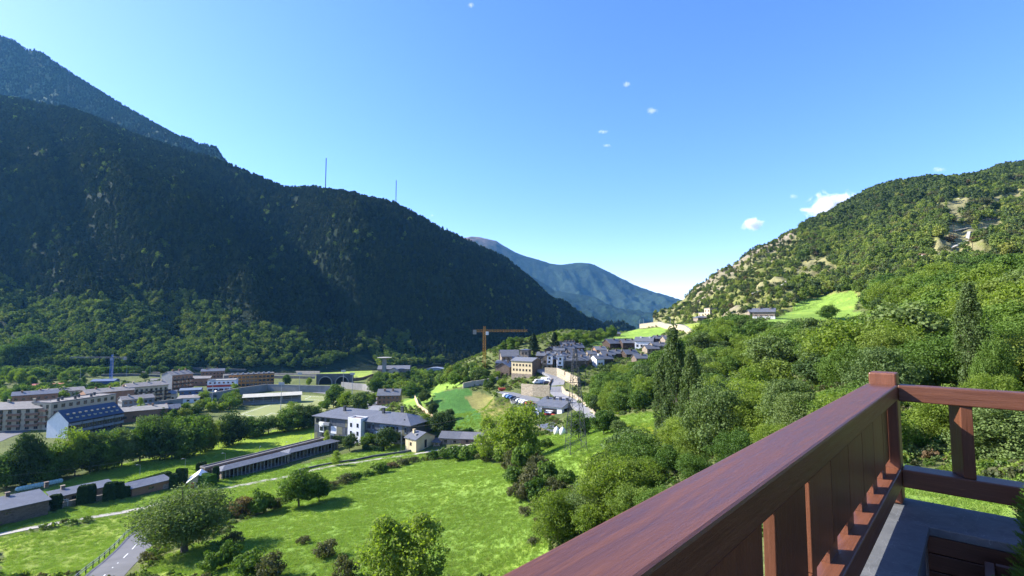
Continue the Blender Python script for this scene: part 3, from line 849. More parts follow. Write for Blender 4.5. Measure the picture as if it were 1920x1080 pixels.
T(724,842,42,44,'dark','spreading dark tree before the apartment facade', v=2, g=g4)
T(758,828,40,12,'spruce','slim conifer at the right end of the apartment block', v=2, g=g4)
T(612,838,30,12,'airy','thin young tree at the apartment block\'s left corner', v=1, g=g4)
T(1085,823,50,48,'broad','green tree at the foot of the lattice pylon', v=2, g=g4)
T(1132,815,48,46,'broad','round tree right of the pylon below the road', v=6, g=g4)
T(1160,812,24,30,'willow','low grey-green shrub tree at the meadow corner', v=1, g=g4)
T(1385,752,60,46,'brown','reddish autumn tree in the middle of the hillside clearing', name='autumn_tree', v=0, g=g4)
T(1345,755,48,30,'ash','light-green tree left of the reddish autumn tree', v=1, g=g4)
T(1165,905,66,66,'ash','light-green tree below the right-hand meadow', v=0, g=g4)
T(1215,912,54,60,'broad','dark-green tree beside the wooden rail below the poplar', v=1, g=g4)
T(1265,890,50,60,'broad','round tree at the poplar\'s foot beside the rail', v=3, g=g4)
# valley tree belt between the town and the long meadow
belt = [(12,915,85,70),(48,912,100,55),(82,905,78,60),(108,898,95,60),(140,893,90,60),(168,885,96,62),(200,880,90,58),(228,874,86,52),(262,866,104,56),(300,862,82,52),
 (345,856,106,84),(384,846,88,46),(410,838,46,28),(436,834,84,56),(474,818,46,50),(503,812,40,44),(540,808,46,50),(570,803,48,52),(590,800,40,38),
 (30,868,66,60),(90,860,60,50),(150,858,66,56),(215,852,70,50),(280,838,60,50),(322,828,50,44),(400,812,44,40),(455,806,46,44),(520,800,48,40),(548,796,44,36)]
for i, (a, b, c, d) in enumerate(belt):
    if i in (19, 20, 21, 22, 25, 26, 27): continue
    T(a, b, c * g4.uniform(.7, 1.0), d, ['belt', 'beltdark', 'belt', 'belt', 'ash', 'beltdark', 'belt', 'willow'][i % 8], (['tall leafy', 'bushy', 'dark leafy'][i % 3] + ' belt tree by the long meadow, ' + (['leftmost of all', 'second from the left edge', 'third from the left edge', 'above the green bales', 'right of the bales', 'above the joined cypresses', 'above the long hedge', 'in front of the blue roof', 'right end of the blue roof', 'before the felt-roofed hall', 'the biggest, domed one', 'just right of the domed one', 'a lowest gap filler', 'left of the football pitch', 'in front of the grandstand', 'before the pitch centre', 'before the pitch\'s right half', 'left of the apartment block', 'touching the apartment corner', 'back row, leftmost', 'back row, before the cream flats', 'back row, before the white gable', 'back row, behind the blue roof end', 'back row, before the river wall', 'back row, left of the mast', 'back row, behind the pitch corner', 'back row, before the pitch', 'back row, mid pitch', 'back row, near the apartments'][i])), group='trees in the belt along the long meadow', g=g4)
small = [(625,764,44,34,'broad','tall tree at the right edge of the football pitch'),(648,768,34,30,'ash','yellowish tree beside the pitch\'s right edge'),(672,770,34,32,'willow','pale tree by the road behind the apartment block'),
 (538,724,22,15,'broad','single tree above the grandstand at the roadside'),(579,724,16,12,'ash','small tree by the tunnel mouths'),(441,737,18,15,'ash','young tree before the orange office block'),
 (271,712,13,15,'dark','small dark tree behind the brown brick block'),(297,730,20,24,'dark','dark tree between the brown block and the grey gabled one'),(380,752,18,26,'ash','light tree at the town\'s right edge'),(395,750,14,20,'dark','dark tree at the end of the town wall'),
 (20,722,28,16,'ash','yellow-green poplar-like tree behind the far left flats'),(36,724,30,14,'ash','taller yellow-green tree behind the far left flats'),(60,722,18,14,'ash','small light tree left of the lorry yard'),(118,716,20,16,'ash','light bush tree beside the blue crane'),
 (262,776,30,14,'airy','thin tree in front of the long hall roof'),(10,678,34,34,'broad','round tree at the wood\'s edge far left'),(50,672,44,50,'broad','large round tree at the foot of the left mountain'),
 (702,740,34,26,'broad','tree left of the house with two metal roofs'),(700,716,16,20,'brown','reddish tree left of the stone church'),(712,757,22,24,'ash','light shrub tree before the brown house')]
for a, b, c, d, k, l in small: T(a, b, c, d, k, l, v=None, g=g4)

# shrubs and hedgerow bushes
hedge = [(425,972,34,36,'brown'),(455,968,48,46,'brown'),(488,962,46,48,'bush'),(515,955,26,30,'brown'),(620,918,22,28,'brown'),(645,908,24,30,'brown'),(665,902,18,26,'bush'),(690,893,14,22,'bush'),(710,888,26,34,'bush'),
 (735,878,16,26,'brown'),(755,872,18,26,'brown'),(775,866,14,22,'brown'),(812,862,20,24,'bush'),(835,860,28,28,'bush'),(860,862,36,40,'bush'),(885,864,38,42,'bush'),(912,866,30,36,'brown'),(940,868,36,32,'bush'),
 (960,880,44,40,'brown'),(985,878,56,44,'bush'),(1010,884,40,40,'brown'),(965,905,36,40,'bush'),(995,908,48,44,'brown'),(1025,905,50,40,'bush'),(975,935,40,44,'brown'),(1008,935,44,44,'bush'),(1040,928,40,36,'brown'),(1060,905,30,36,'bush'),
 (408,1042,36,46,'bush'),(430,1062,48,44,'bush'),(470,1078,56,60,'bush'),(505,1085,56,52,'brown'),(440,1020,30,34,'brown'),(395,1072,40,40,'bush'),(275,1052,20,30,'brown'),(610,1045,40,44,'brown'),(645,1085,50,44,'brown'),(570,1020,20,24,'brown'),
 (985,968,24,26,'brown'),(1030,985,24,30,'bush'),(1000,1020,18,22,'brown'),(1000,850,24,28,'bush'),(1025,840,22,26,'bush'),(1140,870,26,34,'bush'),(1120,900,40,40,'bush')]
for i, (a, b, c, d, k) in enumerate(hedge):
    w = 'below the wooden rail' if a > 960 and b > 950 else 'on the bank right of the meadow' if a > 930 else 'at the meadow\'s lower left corner' if b > 1000 else 'in the hedgerow above the front meadow'
    T(a, b, c, d, k, (('small ' if c < 26 else 'big ' if c > 42 else '') + ('rusty brown bush ' if k == 'brown' else 'dense green bush ') + w + ', ' + ('far left' if a < 440 else 'left' if a < 520 else 'mid left' if a < 680 else 'centre' if a < 800 else 'centre right' if a < 900 else 'inner part' if a < 975 else 'outer part' if a < 1010 else 'right end') + (' top' if b < 870 else '')), 'bush', 'bushes ' + w, g=g4)

# woods on the right: every tree of the near part, then one mass
def scatter_ground(polys, n, seed, mind, excl=(), rmin=30, rmax=420):
    mask = np.zeros(TZ.shape)
    for p in polys: mask = np.maximum(mask, inpoly(gpx, gpy, p).astype(float))
    for p in excl: mask *= ~inpoly(gpx, gpy, p)
    mask *= (TY > 8) & (GR > rmin) & (GR < rmax)
    P = scatter(np.stack([TX, TY, TZ], -1), n, seed, mask)
    if mind <= 0: return P
    keep = []; cell = {}
    for i, p in enumerate(P):
        c = (int(p[0] // mind), int(p[1] // mind)); bad = False
        for a in (-1, 0, 1):
            for b in (-1, 0, 1):
                for j in cell.get((c[0] + a, c[1] + b), ()):
                    if (P[j][0] - p[0]) ** 2 + (P[j][1] - p[1]) ** 2 < mind * mind: bad = True
        if not bad: keep.append(i); cell.setdefault(c, []).append(i)
    return P[keep]
W1 = [(1290,655),(1345,618),(1405,625),(1430,640),(1560,645),(1680,640),(1700,612),(1640,590),(1640,545),(1700,498),(1850,500),(1935,515),(1935,890),(1690,880),(1500,850),(1420,880),(1330,930),(1260,960),(1200,1000),(1130,1020),(1110,960),(1150,900),(1240,880),(1290,840),(1290,760),(1240,745),(1190,780),(1105,775),(1098,742),(1130,718),(1225,704)]
CLEAR = [[(1465,740),(1600,728),(1650,752),(1570,790),(1440,805)], [(1330,706),(1500,694),(1560,715),(1515,750),(1340,768)], [(1225,775),(1322,780),(1335,860),(1225,850)], [(1790,640),(1868,640),(1875,770),(1785,770)], [(1620,655),(1700,650),(1720,668),(1620,676)], [(1175,783),(1240,768),(1240,880),(1170,860)], [(1010,680),(1115,680),(1115,790),(1010,790)]]
PW = scatter_ground([W1], 7000, 31, 6.0, CLEAR, rmin=42)
PW = PW[np.argsort(np.hypot(PW[:, 0], PW[:, 1]))]
wx, wy = project(PW[:, 0], PW[:, 1], PW[:, 2])
g5 = random.Random(5)
near_n = 0; rest = []
for i, p in enumerate(PW):
    r = math.hypot(p[0], p[1])
    if near_n >= 235: rest.append(i); continue
    if r < 62:
        h = g5.uniform(3.2, 5.0)
    elif r < 95: h = g5.uniform(4.8, 7.5)
    else: h = g5.uniform(6.0, 9.5)
    k = g5.choice(['broad', 'broad', 'broad', 'ash', 'dark', 'willow', 'broad', 'ash'])
    if k == 'dark' and r < 70: k = 'willow'
    cx_ = wx[i]; cyy = wy[i]
    where = ('under the village roofs' if cx_ < 1180 else 'left of the tall poplar' if cx_ < 1260 else 'right behind the tall poplar' if cx_ < 1340 else 'above the long handrail' if cx_ < 1440 else 'straight above the handrail\'s far half' if cx_ < 1540 else 'left of the corner post' if cx_ < 1640 else 'behind the corner post' if cx_ < 1740 else 'over the right-hand rail' if cx_ < 1840 else 'at the right edge')
    where = ('high up, ' if cyy < 640 else 'midway, ' if cyy < 700 else 'low, ' if cyy < 770 else 'lowest, ') + where
    what = {'broad': 'mid-green round-crowned tree', 'ash': 'light yellow-green tree', 'dark': 'dark green tree', 'willow': 'grey-green tree'}[k]
    siz = 'low ' if h < 5 else 'tall ' if h > 8 else ''
    wd_ = g5.uniform(.9, 1.25); siz += 'broad ' if wd_ > 1.14 else 'slender ' if wd_ < .98 else ''
    q = p.copy(); q[2] -= h * .12
    if r < 88: k = {'broad': 'fine', 'dark': 'fine', 'ash': 'fine_light', 'willow': 'fine_grey'}[k]
    tree('broadleaf_tree', k, q, h * 1.1, wd_, siz + what + ', ' + where, 'tree', 'trees of the wood on the right slope', g=g5)
    near_n += 1
C_mid, nMid = far_set('mid_wood', [('round', M_leaf, 90, 34, .045), ('round', M_leaf, 100, 30, .045), ('round', M_leaf_y, 80, 36, .045), ('round', M_leaf_d, 90, 30, .05), ('tall', M_leaf, 90, 30, .045)])
if rest:
    P = PW[rest]; wood('hillside_wood', P - np.array([0, 0, .6]), np.random.default_rng(3).uniform(6.5, 10, len(P)), C_mid, 'farther trees of the wood on the right hillside', 12, nMid, wide=(.9, 1.3))
# smaller woods farther away, each one mass
def mass(poly, n, mind, lo, hi, coll, nn, label, seed, name='wood', excl=(), rmin=100, rmax=900, wide=(.9, 1.25), sink=.5):
    P = scatter_ground(poly, n, seed, mind, excl, rmin, rmax)
    if len(P): wood(name, P - np.array([0, 0, sink]), np.random.default_rng(seed).uniform(lo, hi, len(P)), coll, label, seed + 1, nn, wide)
mass([[(700,735),(705,712),(850,706),(905,700),(905,718),(870,722),(800,730),(760,748),(752,742)]], 1400, 4.2, 5, 9, C_mid, nMid, 'green wood along the river left of the village', 41)
mass([[(840,706),(905,690),(935,700),(945,735),(905,735),(875,722)]], 500, 3.6, 2.5, 5, C_mid, nMid, 'bushes on the terraced bank left of the stone house', 43)
mass([[(1085,640),(1130,628),(1135,640),(1090,650)], [(1040,640),(1090,630),(1090,645),(1040,655)], [(930,668),(960,645),(980,650),(940,675)]], 500, 4, 4, 7, C_mid, nMid, 'trees on the hilltop behind the village', 45)
mass([[(0,742),(150,735),(150,755),(60,770),(0,765)], [(0,700),(110,690),(110,706),(0,716)]], 500, 5, 6, 10, C_mid, nMid, 'dark trees between the far left buildings', 47)
mass([[(400,772),(440,745),(452,760),(420,775)], [(300,785),(400,765),(400,772),(310,800)]], 300, 4.5, 4, 8, C_mid, nMid, 'trees beside the football ground wall', 49)
mass([[(600,760),(700,745),(700,765),(600,772)]], 90, 5, 4, 7, C_mid, nMid, 'shrubs beside the road behind the apartments', 50)
mass([[(705,700),(770,697),(830,702),(820,712),(705,712)]], 300, 5, 4, 7, C_mid, nMid, 'trees round the stone church', 51, rmax=1200)
mass([[(-20,688),(430,690),(430,703),(200,704),(180,713),(-20,714)]], 900, 5, 5, 9, C_mid, nMid, 'dark trees along the mountain foot behind the town', 53, rmax=900)
mass([[(-20,716),(100,712),(160,722),(300,728),(300,734),(150,746),(-20,738)]], 260, 6, 4, 7, C_mid, nMid, 'scattered trees between the town buildings', 55)
# low growth
C_scrub, nS = far_set('scrub', [('bush', M_leaf, 12, 16, .14), ('bush', M_scrubleaf, 12, 14, .14), ('bush', M_leaf_g, 12, 16, .13), ('bush', M_leaf_y, 12, 14, .13)])
S3 = np.stack([TX, TY, TZ], -1)
ROADS = [[(1015,690),(1065,715),(1080,760),(1110,780),(1060,800),(1000,765),(930,752),(935,735),(1000,735)], [(180,1090),(250,1005),(285,1005),(260,1090)],[(440,770),(620,735),(720,760),(620,790)]]
m = (~MEADOW) & (TY > 5) & (GR > 24) & (GR < 430) & (gpx > -80) & (gpx < 2000) & (TZ > -48.5)
for p in ROADS: m &= ~inpoly(gpx, gpy, p)
m &= np.abs(gpy - np.interp(gpx, [0,60,130,270,420,560,700,800,860,905], [1003,990,976,953,916,889,862,848,837,832])) > np.where(gpx < 905, 6, -1)
P = scatter(S3, 26000, 61, m / GR ** 1.0)
d_ = np.hypot(P[:, 0], P[:, 1])
wood('undergrowth', P, np.random.default_rng(9).uniform(.35, 1.5, len(P)) * np.interp(d_, [20, 60, 200], [.5, .8, 1.3]), C_scrub, 'low scrub, brambles and weeds covering the rough slopes', 10, nS)
# meadow grass
M_grass = leafmat('grass_blades', (.20, .31, .05), (.24, .34, .06), (.27, .33, .08), trans=.45, nscale=.08)
def tuft(seed, n, spread, h):
    g = np.random.default_rng(seed); V = []; Fq = []
    for i in range(n):
        a = g.random() * 6.283; r = spread * g.random() ** .7; x, y = r * math.cos(a), r * math.sin(a)
        b = g.random() * 6.283; lx, ly = g.normal(0, .8, 2) * h; hh = h * g.uniform(.5, 1.1); w = .05 * h + .012
        V += [(x - w * math.cos(b), y - w * math.sin(b), -.03), (x + w * math.cos(b), y + w * math.sin(b), -.03), (x + lx, y + ly, hh)]
        Fq.append((3 * i, 3 * i + 1, 3 * i + 2))
    return mesh_np('tuft', np.array(V), np.array(Fq), [M_grass])
C_tuft = proto_coll('tufts', [tuft(i, 34, .45, .2 + .05 * i) for i in range(4)])
m = MEADOW & (TY > 5) & (GR < 230) & (gpx > -60) & (gpx < 1990) & (gpy < 1200)
for p in ROADS: m &= ~inpoly(gpx, gpy, p)
P = scatter(S3, 45000, 62, m * np.clip(.5 + 1.6 * (fbm(TX / 4, TY / 4, 3, 88) - .3), 0.1, 1) / GR ** 1.2)
d_ = np.hypot(P[:, 0], P[:, 1])
wood('meadow_grass', P, np.random.default_rng(19).uniform(.5, 1.5, len(P)) * np.interp(d_, [15, 60, 200], [.3, .8, 1.2]), C_tuft, 'uneven tufts of meadow grass', 11, 4, wide=(.7, 1.5))
# ---------------------------------------------------------------- balcony (local x = along the right-hand rail, local y = along the long rail)
BR = -R(42.7)
def woodmat(name, axis, c1=(.075, .027, .014), c2=(.185, .068, .032), rough=.38):
    m, nt, p = newmat(name)
    sc = {'x': (.9, 22, 22), 'y': (22, .9, 22), 'z': (22, 22, .9)}[axis]
    g1 = noise(nt, 2.2, 8, .75, sxyz=sc, dist=.6); g2 = noise(nt, 7, 5, .7, sxyz=tuple(v * .5 if v > 2 else v * 2 for v in sc))
    base = mixc(nt, mrange(nt, g1, .25, .76), c1, c2)
    wear = mrange(nt, g2, .62, .75, 0, .35)
    base = mixc(nt, wear, base, (.33, .14, .075))
    oi = nt.nodes.new('ShaderNodeObjectInfo')
    v = mrange(nt, oi.outputs['Random'], 0, 1, .8, 1.2); cx = nd(nt, 'ShaderNodeCombineXYZ')
    for i in range(3): nt.links.new(v, cx.inputs[i])
    nt.links.new(mixc(nt, 1.0, base, cx.outputs[0], 'MULTIPLY'), p.inputs['Base Color'])
    nt.links.new(mrange(nt, g1, .3, .7, rough - .06, rough + .16), p.inputs['Roughness'])
    p.inputs['Specular IOR Level'].default_value = .42
    mm = nd(nt, 'ShaderNodeMath', operation='ADD'); nt.links.new(g1, mm.inputs[0]); nt.links.new(g2, mm.inputs[1])
    bump(nt, p, mm.outputs[0], .35, .004)
    return m
W_x, W_y, W_z = woodmat('stained_wood_x', 'x'), woodmat('stained_wood_y', 'y'), woodmat('stained_wood_z', 'z')
def slatemat(name, c1=(.085, .09, .095), c2=(.16, .165, .17)):
    m, nt, p = newmat(name)
    n1 = noise(nt, 3.5, 8, .7, dist=1.2); n2 = noise(nt, 26, 6, .7)
    v = nd(nt, 'ShaderNodeTexVoronoi', feature='DISTANCE_TO_EDGE', i_Scale=5.0)
    tc = nt.nodes.new('ShaderNodeTexCoord'); mx = nd(nt, 'ShaderNodeVectorMath', operation='ADD')
    nz = nd(nt, 'ShaderNodeTexNoise', i_Scale=4.0); nt.links.new(tc.outputs['Object'], nz.inputs[0])
    nt.links.new(tc.outputs['Object'], mx.inputs[0]); nt.links.new(nz.outputs['Color'], mx.inputs[1]); nt.links.new(mx.outputs[0], v.inputs['Vector'])
    crack = mrange(nt, v.outputs[0], 0, .010, .45, 0)
    c = mixc(nt, mrange(nt, n1, .3, .7), c1, c2)
    nt.links.new(mixc(nt, crack, c, (.34, .35, .36)), p.inputs['Base Color'])
    p.inputs['Roughness'].default_value = .75; p.inputs['Specular IOR Level'].default_value = .2
    mm = nd(nt, 'ShaderNodeMath', operation='ADD'); nt.links.new(n1, mm.inputs[0]); nt.links.new(n2, mm.inputs[1])
    bump(nt, p, mm.outputs[0], .6, .006)
    return m
M_slate_n = slatemat('coping_slate')
M_render = flat('grey_render', (.16, .16, .17), .9, .2, 3)
def bev(o, w=.006, seg=2):
    m = o.modifiers.new('bevel', 'BEVEL'); m.width = w; m.segments = seg; m.limit_method = 'ANGLE'
    return o
def lbox(name, mat, par, s0, t0, z0, s1, t1, z1, bw=.006):
    cx, cy_, cz = (s0 + s1) / 2, (t0 + t1) / 2, (z0 + z1) / 2
    b = MB(); b.box(s0 - cx, t0 - cy_, z0 - cz, s1 - cx, t1 - cy_, z1 - cz)
    o = b.build(name, mat, par, (cx, cy_, cz))
    return bev(o, bw) if bw else o
rail = empty('balcony_railing', (0, 0, 0), BR, 'dark reddish-brown wooden balcony railing meeting at a square corner post', 'railing')
lbox('handrail', W_y, rail, -.615, -.7, -.52, -.438, 4.405, -.42, .010)
lbox('corner_post', W_z, rail, -.603, 4.409, -1.225, -.444, 4.566, -.342, .010)
lbox('handrail', W_x, rail, -.440, 4.414, -.530, 2.3, 4.53, -.421, .007)
lbox('lower_rail', W_y, rail, -.600, -.7, -1.110, -.441, 4.405, -.990, .006)
lbox('lower_rail', W_x, rail, -.441, 4.412, -1.110, 2.3, 4.585, -.991, .006)
T0 = [-.55, -.12, .31, .74, 1.19, 1.76, 2.20, 2.58, 2.97, 3.36, 3.75, 4.13]
for i, t in enumerate(T0):
    nx = T0[i + 1] if i + 1 < len(T0) else 4.40
    gap = .125 if abs(nx - 1.76) < .01 else .062 if nx < 2.3 else .012
    up = .06 if t > 2.1 else 0  # boards cut short so sun reaches the lower rail in patches
    lbox('board', W_z, rail, -.538, t, -.989 + up, -.502, nx - gap, -.521, .003)
    if up: lbox('sun_patch_block', W_y, rail, -.536, t - .09, -.9895, -.504, t + .07, -.931, 0)  # added blocks that break the sun under the boards into patches
for k in range(3):          # slanted balusters of the right-hand rail
    o0 = k * .82
    b = MB()
    q = [(-.120 + o0, 4.425), (-.060 + o0, 4.436), (-.125 + o0, 4.580), (-.185 + o0, 4.570)]
    cx, cy_ = sum(x for x, y in q) / 4, sum(y for x, y in q) / 4
    b.add([(x - cx, y - cy_, z) for z in (-.23, .23) for x, y in q], [(3,2,1,0),(4,5,6,7),(0,1,5,4),(1,2,6,5),(2,3,7,6),(3,0,4,7)])
    bev(b.build('baluster', W_z, rail, (cx, cy_, -.760)), .004)
para = empty('parapet', (0, 0, 0), BR, 'low parapet under the wooden railing, topped with grey slate slabs', 'parapet')
lbox('wall', M_render, para, -.58, -.9, -8.5, -.31, 4.0, -1.275, 0)
lbox('wall', M_render, para, -.58, 4.12, -8.5, 2.6, 4.58, -1.285, 0)
for k in range(3): lbox('board', W_x, para, -.30, 4.075, -1.595 + k * .104, 2.6, 4.115, -1.497 + k * .104, .003)
for i, (a, b_) in enumerate([(-.9, .35), (.358, 1.55), (1.558, 2.75), (2.758, 4.052)]):
    lbox('coping_slab', M_slate_n, para, -.62, a, -1.272, -.285, b_, -1.228 - .003 * (i % 2), .005)
lbox('coping_slab', M_slate_n, para, -.62, 4.06, -1.283, .44, 4.62, -1.232, .005)
lbox('coping_slab', M_slate_n, para, .448, 4.06, -1.283, 1.5, 4.62, -1.235, .005)
lbox('coping_slab', M_slate_n, para, 1.508, 4.06, -1.283, 2.6, 4.62, -1.232, .005)
M_deck = slatemat('deck_tiles', (.02, .02, .022), (.035, .035, .035))
dk = MB()
for i in range(7):
    for j in range(14):
        dk.box(-.305 + i * .42, -.9 + j * .353, -1.66, -.305 + i * .42 + .412, -.9 + j * .353 + .345, -1.60)
deck = tag(dk.build('balcony_floor', M_deck, None, (0, 0, 0), (0, 0, BR)), 'dark tiled balcony floor', kind='structure')
pl = empty('planter', (0, 0, 0), BR, 'long dark wooden planter standing inside the balcony corner', 'planter')
lbox('board', W_x, pl, .0, 3.30, -1.585, 1.7, 3.34, -1.36, .004)
lbox('board', W_x, pl, .0, 3.30, -1.352, 1.7, 3.34, -1.315, .004)
lbox('board', W_y, pl, -.045, 3.30, -1.585, -.005, 3.93, -1.315, .004)
lbox('board', W_x, pl, .0, 3.90, -1.585, 1.7, 3.935, -1.315, .004)
M_soil = flat('soil', (.05, .035, .022), .95, .4, 12, bmp=.8, bscale=30)
lbox('soil', M_soil, pl, 0.002, 3.345, -1.58, 1.69, 3.895, -1.38, 0)
# conifer hedge plant in the planter
M_thuja = leafmat('thuja', (.11, .19, .03), (.15, .22, .035), trans=.3, nscale=4)
gt = np.random.default_rng(77)
def spray():
    """one flat fan of scale leaves, unit length along x"""
    V = []; Fq = []
    def lobe(x, y, a, l, w):
        c, s = math.cos(a), math.sin(a); b = len(V)
        for u, v in ((0, -w), (l * .6, -w * .9), (l, 0), (l * .6, w * .9), (0, w)): V.append((x + u * c - v * s, y + u * s + v * c, 0))
        Fq.append((b, b + 1, b + 2, b + 3)); Fq.append((b, b + 3, b + 4, b + 4))
    return V, Fq, lobe
SV = []; SF = []
def lobe(x, y, a, l, w):
    c, s = math.cos(a), math.sin(a); b = len(SV)
    for u, v in ((0, -w), (l * .62, -w), (l, 0), (l * .62, w)): SV.append((x + u * c - v * s, y + u * s + v * c, .03 * math.sin(x * 9)))
    SF.append((b, b + 1, b + 2, b + 3))
lobe(0, 0, 0, 1.0, .030)
for i in range(6):
    x = .10 + i * .14; l = .52 * (1 - x * .62)
    for sg in (-1, 1):
        a = sg * .78; lobe(x, 0, a, l, .030)
        for j in range(2):
            f = .35 + j * .3; lobe(x + l * f * math.cos(a), l * f * math.sin(a), a + sg * .55, l * .42, .024); lobe(x + l * f * math.cos(a), l * f * math.sin(a), a - sg * .6, l * .36, .024)
SV = np.array(SV); SF = np.array(SF)
vv = []; ff = []; n_s = 1500
for i in range(n_s):
    h = gt.random() ** 1.1; z = h * 1.05; rr = .30 * (1 - h) ** .7 + .02
    a = gt.random() * 6.283; r = rr * (.45 + .6 * gt.random() ** .5)
    L = gt.uniform(.07, .13)
    out = Vector((math.cos(a), math.sin(a), gt.uniform(.3, 1.3))).normalized()
    side = out.cross(Vector((0, 0, 1))).normalized(); side = (side + Vector(gt.normal(0, .5, 3))).normalized()
    nrm = out.cross(side).normalized(); side = nrm.cross(out)
    Mx = np.array([list(out), list(side), list(nrm)])
    P_ = SV @ Mx * L + np.array([r * math.cos(a), r * math.sin(a), z])
    ff.append(SF + len(SV) * i); vv.append(P_)
cone = empty('conifer_shrub', tuple(Matrix.Rotation(BR, 3, 'Z') @ Vector((.40, 3.62, -1.40))), 0, 'bright green conifer shrub with flat scaly sprays at the balcony corner', 'shrub')
link('foliage', mesh_np('foliage', np.concatenate(vv), np.concatenate(ff), [M_thuja]), cone)
b = MB(); b.tube([(0, 0, -.02), (0, 0, .9)], [.02, .006]); b.build('stem', M_bark, cone)

# ---------------------------------------------------------------- building kit
M_slate = None
def roofmat(name, c1, c2, rough=.42, spec=.5, row=.35):
    m, nt, p = newmat(name)
    w = nd(nt, 'ShaderNodeTexWave', i_Scale=1.0 / row, i_Distortion=.6, bands_direction='Z'); w.wave_profile = 'SAW'
    nt.links.new(nt.nodes.new('ShaderNodeTexCoord').outputs['Object'], w.inputs[0])
    c = mixc(nt, mrange(nt, noise(nt, .5, 6, .75), .3, .7), c1, c2)
    nt.links.new(mixc(nt, mrange(nt, noise(nt, 3.0, 4, .7), .45, .6, 0, .35), c, tuple(v * .6 for v in c1)), p.inputs['Base Color'])
    p.inputs['Roughness'].default_value = rough; p.inputs['Specular IOR Level'].default_value = spec
    bump(nt, p, w.outputs['Color'], .35, .04)
    return m
M_slate = roofmat('slate_roof', (.095, .10, .11), (.15, .155, .165), spec=.25)
M_slate_l = roofmat('pale_slate_roof', (.13, .135, .14), (.20, .20, .205), spec=.2)
M_bluer = roofmat('dark_blue_roof', (.016, .026, .055), (.028, .042, .08))
M_whiter = roofmat('pale_metal_roof', (.17, .155, .14), (.28, .26, .235), .7, .15)
def stonemat(name, c1, c2, mort=(.30, .27, .22), s=1.6):
    m, nt, p = newmat(name)
    v = nd(nt, 'ShaderNodeTexVoronoi', i_Scale=s * 1.3); v2 = nd(nt, 'ShaderNodeTexVoronoi', feature='DISTANCE_TO_EDGE', i_Scale=s * 1.3)
    mp = nt.nodes.new('ShaderNodeMapping'); mp.inputs['Scale'].default_value = (1, 1, 1.9)
    nt.links.new(nt.nodes.new('ShaderNodeTexCoord').outputs['Object'], mp.inputs[0])
    nt.links.new(mp.outputs[0], v.inputs['Vector']); nt.links.new(mp.outputs[0], v2.inputs['Vector'])
    sx = nd(nt, 'ShaderNodeSeparateColor'); nt.links.new(v.outputs['Color'], sx.inputs[0])
    c = mixc(nt, sx.outputs[0], c1, c2)
    e = mrange(nt, v2.outputs[0], 0, .07, 1, 0)
    nt.links.new(mixc(nt, e, c, mort), p.inputs['Base Color'])
    p.inputs['Roughness'].default_value = .9
    bump(nt, p, v2.outputs[0], .6, .08)
    return m
M_stone = stonemat('rubble_stone', (.13, .10, .07), (.29, .23, .16))
M_stone_y = stonemat('ochre_stone', (.28, .22, .13), (.46, .38, .25), (.42, .37, .28), 1.4)
M_stone_d = stonemat('brown_stone', (.075, .055, .04), (.17, .12, .085), (.16, .13, .1), 1.6)
M_plaster_y = flat('ochre_plaster', (.56, .46, .27), .9, .12, .6)
M_white = flat('white_plaster', (.72, .71, .68), .85, .08, .8)
M_cream = flat('cream_plaster', (.46, .38, .25), .85, .12, .7)
M_grey = flat('grey_panel', (.21, .22, .23), .7, .12, .5)
M_dgrey = flat('dark_grey_panel', (.07, .08, .095), .5, .2, .5, spec=.5)
M_bgrey = flat('blue_grey_panel', (.12, .16, .20), .5, .2, .5, spec=.5)
M_olive = flat('olive_panel', (.15, .15, .10), .6, .2, .5)
M_brick = flat('brown_brick', (.26, .145, .085), .9, .18, 1.5, bmp=.4, bscale=5)
M_dwood = flat('dark_timber', (.05, .032, .022), .8, .3, 2)
M_orange = flat('orange_cladding', (.42, .19, .05), .6, .25, .4)
M_conc = flat('concrete', (.25, .24, .22), .9, .18, .3)
M_dconc = flat('dark_concrete', (.10, .10, .10), .9, .25, .3)
M_steel = flat('galvanised_steel', (.34, .36, .38), .5, .15, 2, metal=.5)
M_dsteel = flat('dark_steel', (.05, .055, .06), .6, .3, 2)
M_red = flat('red_paint', (.42, .05, .03), .6, .25, 1)
M_blue = flat('blue_paint', (.05, .09, .19), .6, .2, 1)
M_cr_or = flat('crane_orange', (.60, .30, .05), .5, .15, 1)
M_cr_bl = flat('crane_blue', (.05, .13, .38), .5, .15, 1)
M_glass, nt, p = newmat('window_glass'); p.inputs['Base Color'].default_value = (.018, .022, .028, 1); p.inputs['Roughness'].default_value = .12; p.inputs['Specular IOR Level'].default_value = .8
M_frame = flat('window_frame', (.16, .11, .08), .6, .2, 2)
M_asph = flat('asphalt', (.115, .115, .12), .9, .15, .3, bmp=.3, bscale=6)
M_line = flat('road_paint', (.75, .75, .73), .7, .1, 2)
_wc = {}
def winmesh(w, h, frame):
    k = (round(w, 2), round(h, 2), frame.name)
    if k not in _wc:
        b = MB(); f = .09; o = .07
        b.box(-w/2 - f, -o, 0 - f, w/2 + f, 0, 0, 0); b.box(-w/2 - f, -o, h, w/2 + f, 0, h + f, 0)
        b.box(-w/2 - f, -o, 0, -w/2, 0, h, 0); b.box(w/2, -o, 0, w/2 + f, 0, h, 0)
        b.box(-.025, -o * .7, 0, .025, -.002, h, 0)
        b.add([(-w/2, -.02, 0), (w/2, -.02, 0), (w/2, -.02, h), (-w/2, -.02, h)], [(0, 1, 2, 3)], 1)
        _wc[k] = b.mesh('window', [frame, M_glass])
    return _wc[k]
FACE = {'F': lambda u, w, d: ((u, 0), 0.0), 'R': lambda u, w, d: ((w, u), R(90)), 'L': lambda u, w, d: ((0, d - u), -R(90)), 'K': lambda u, w, d: ((w - u, d), R(180))}
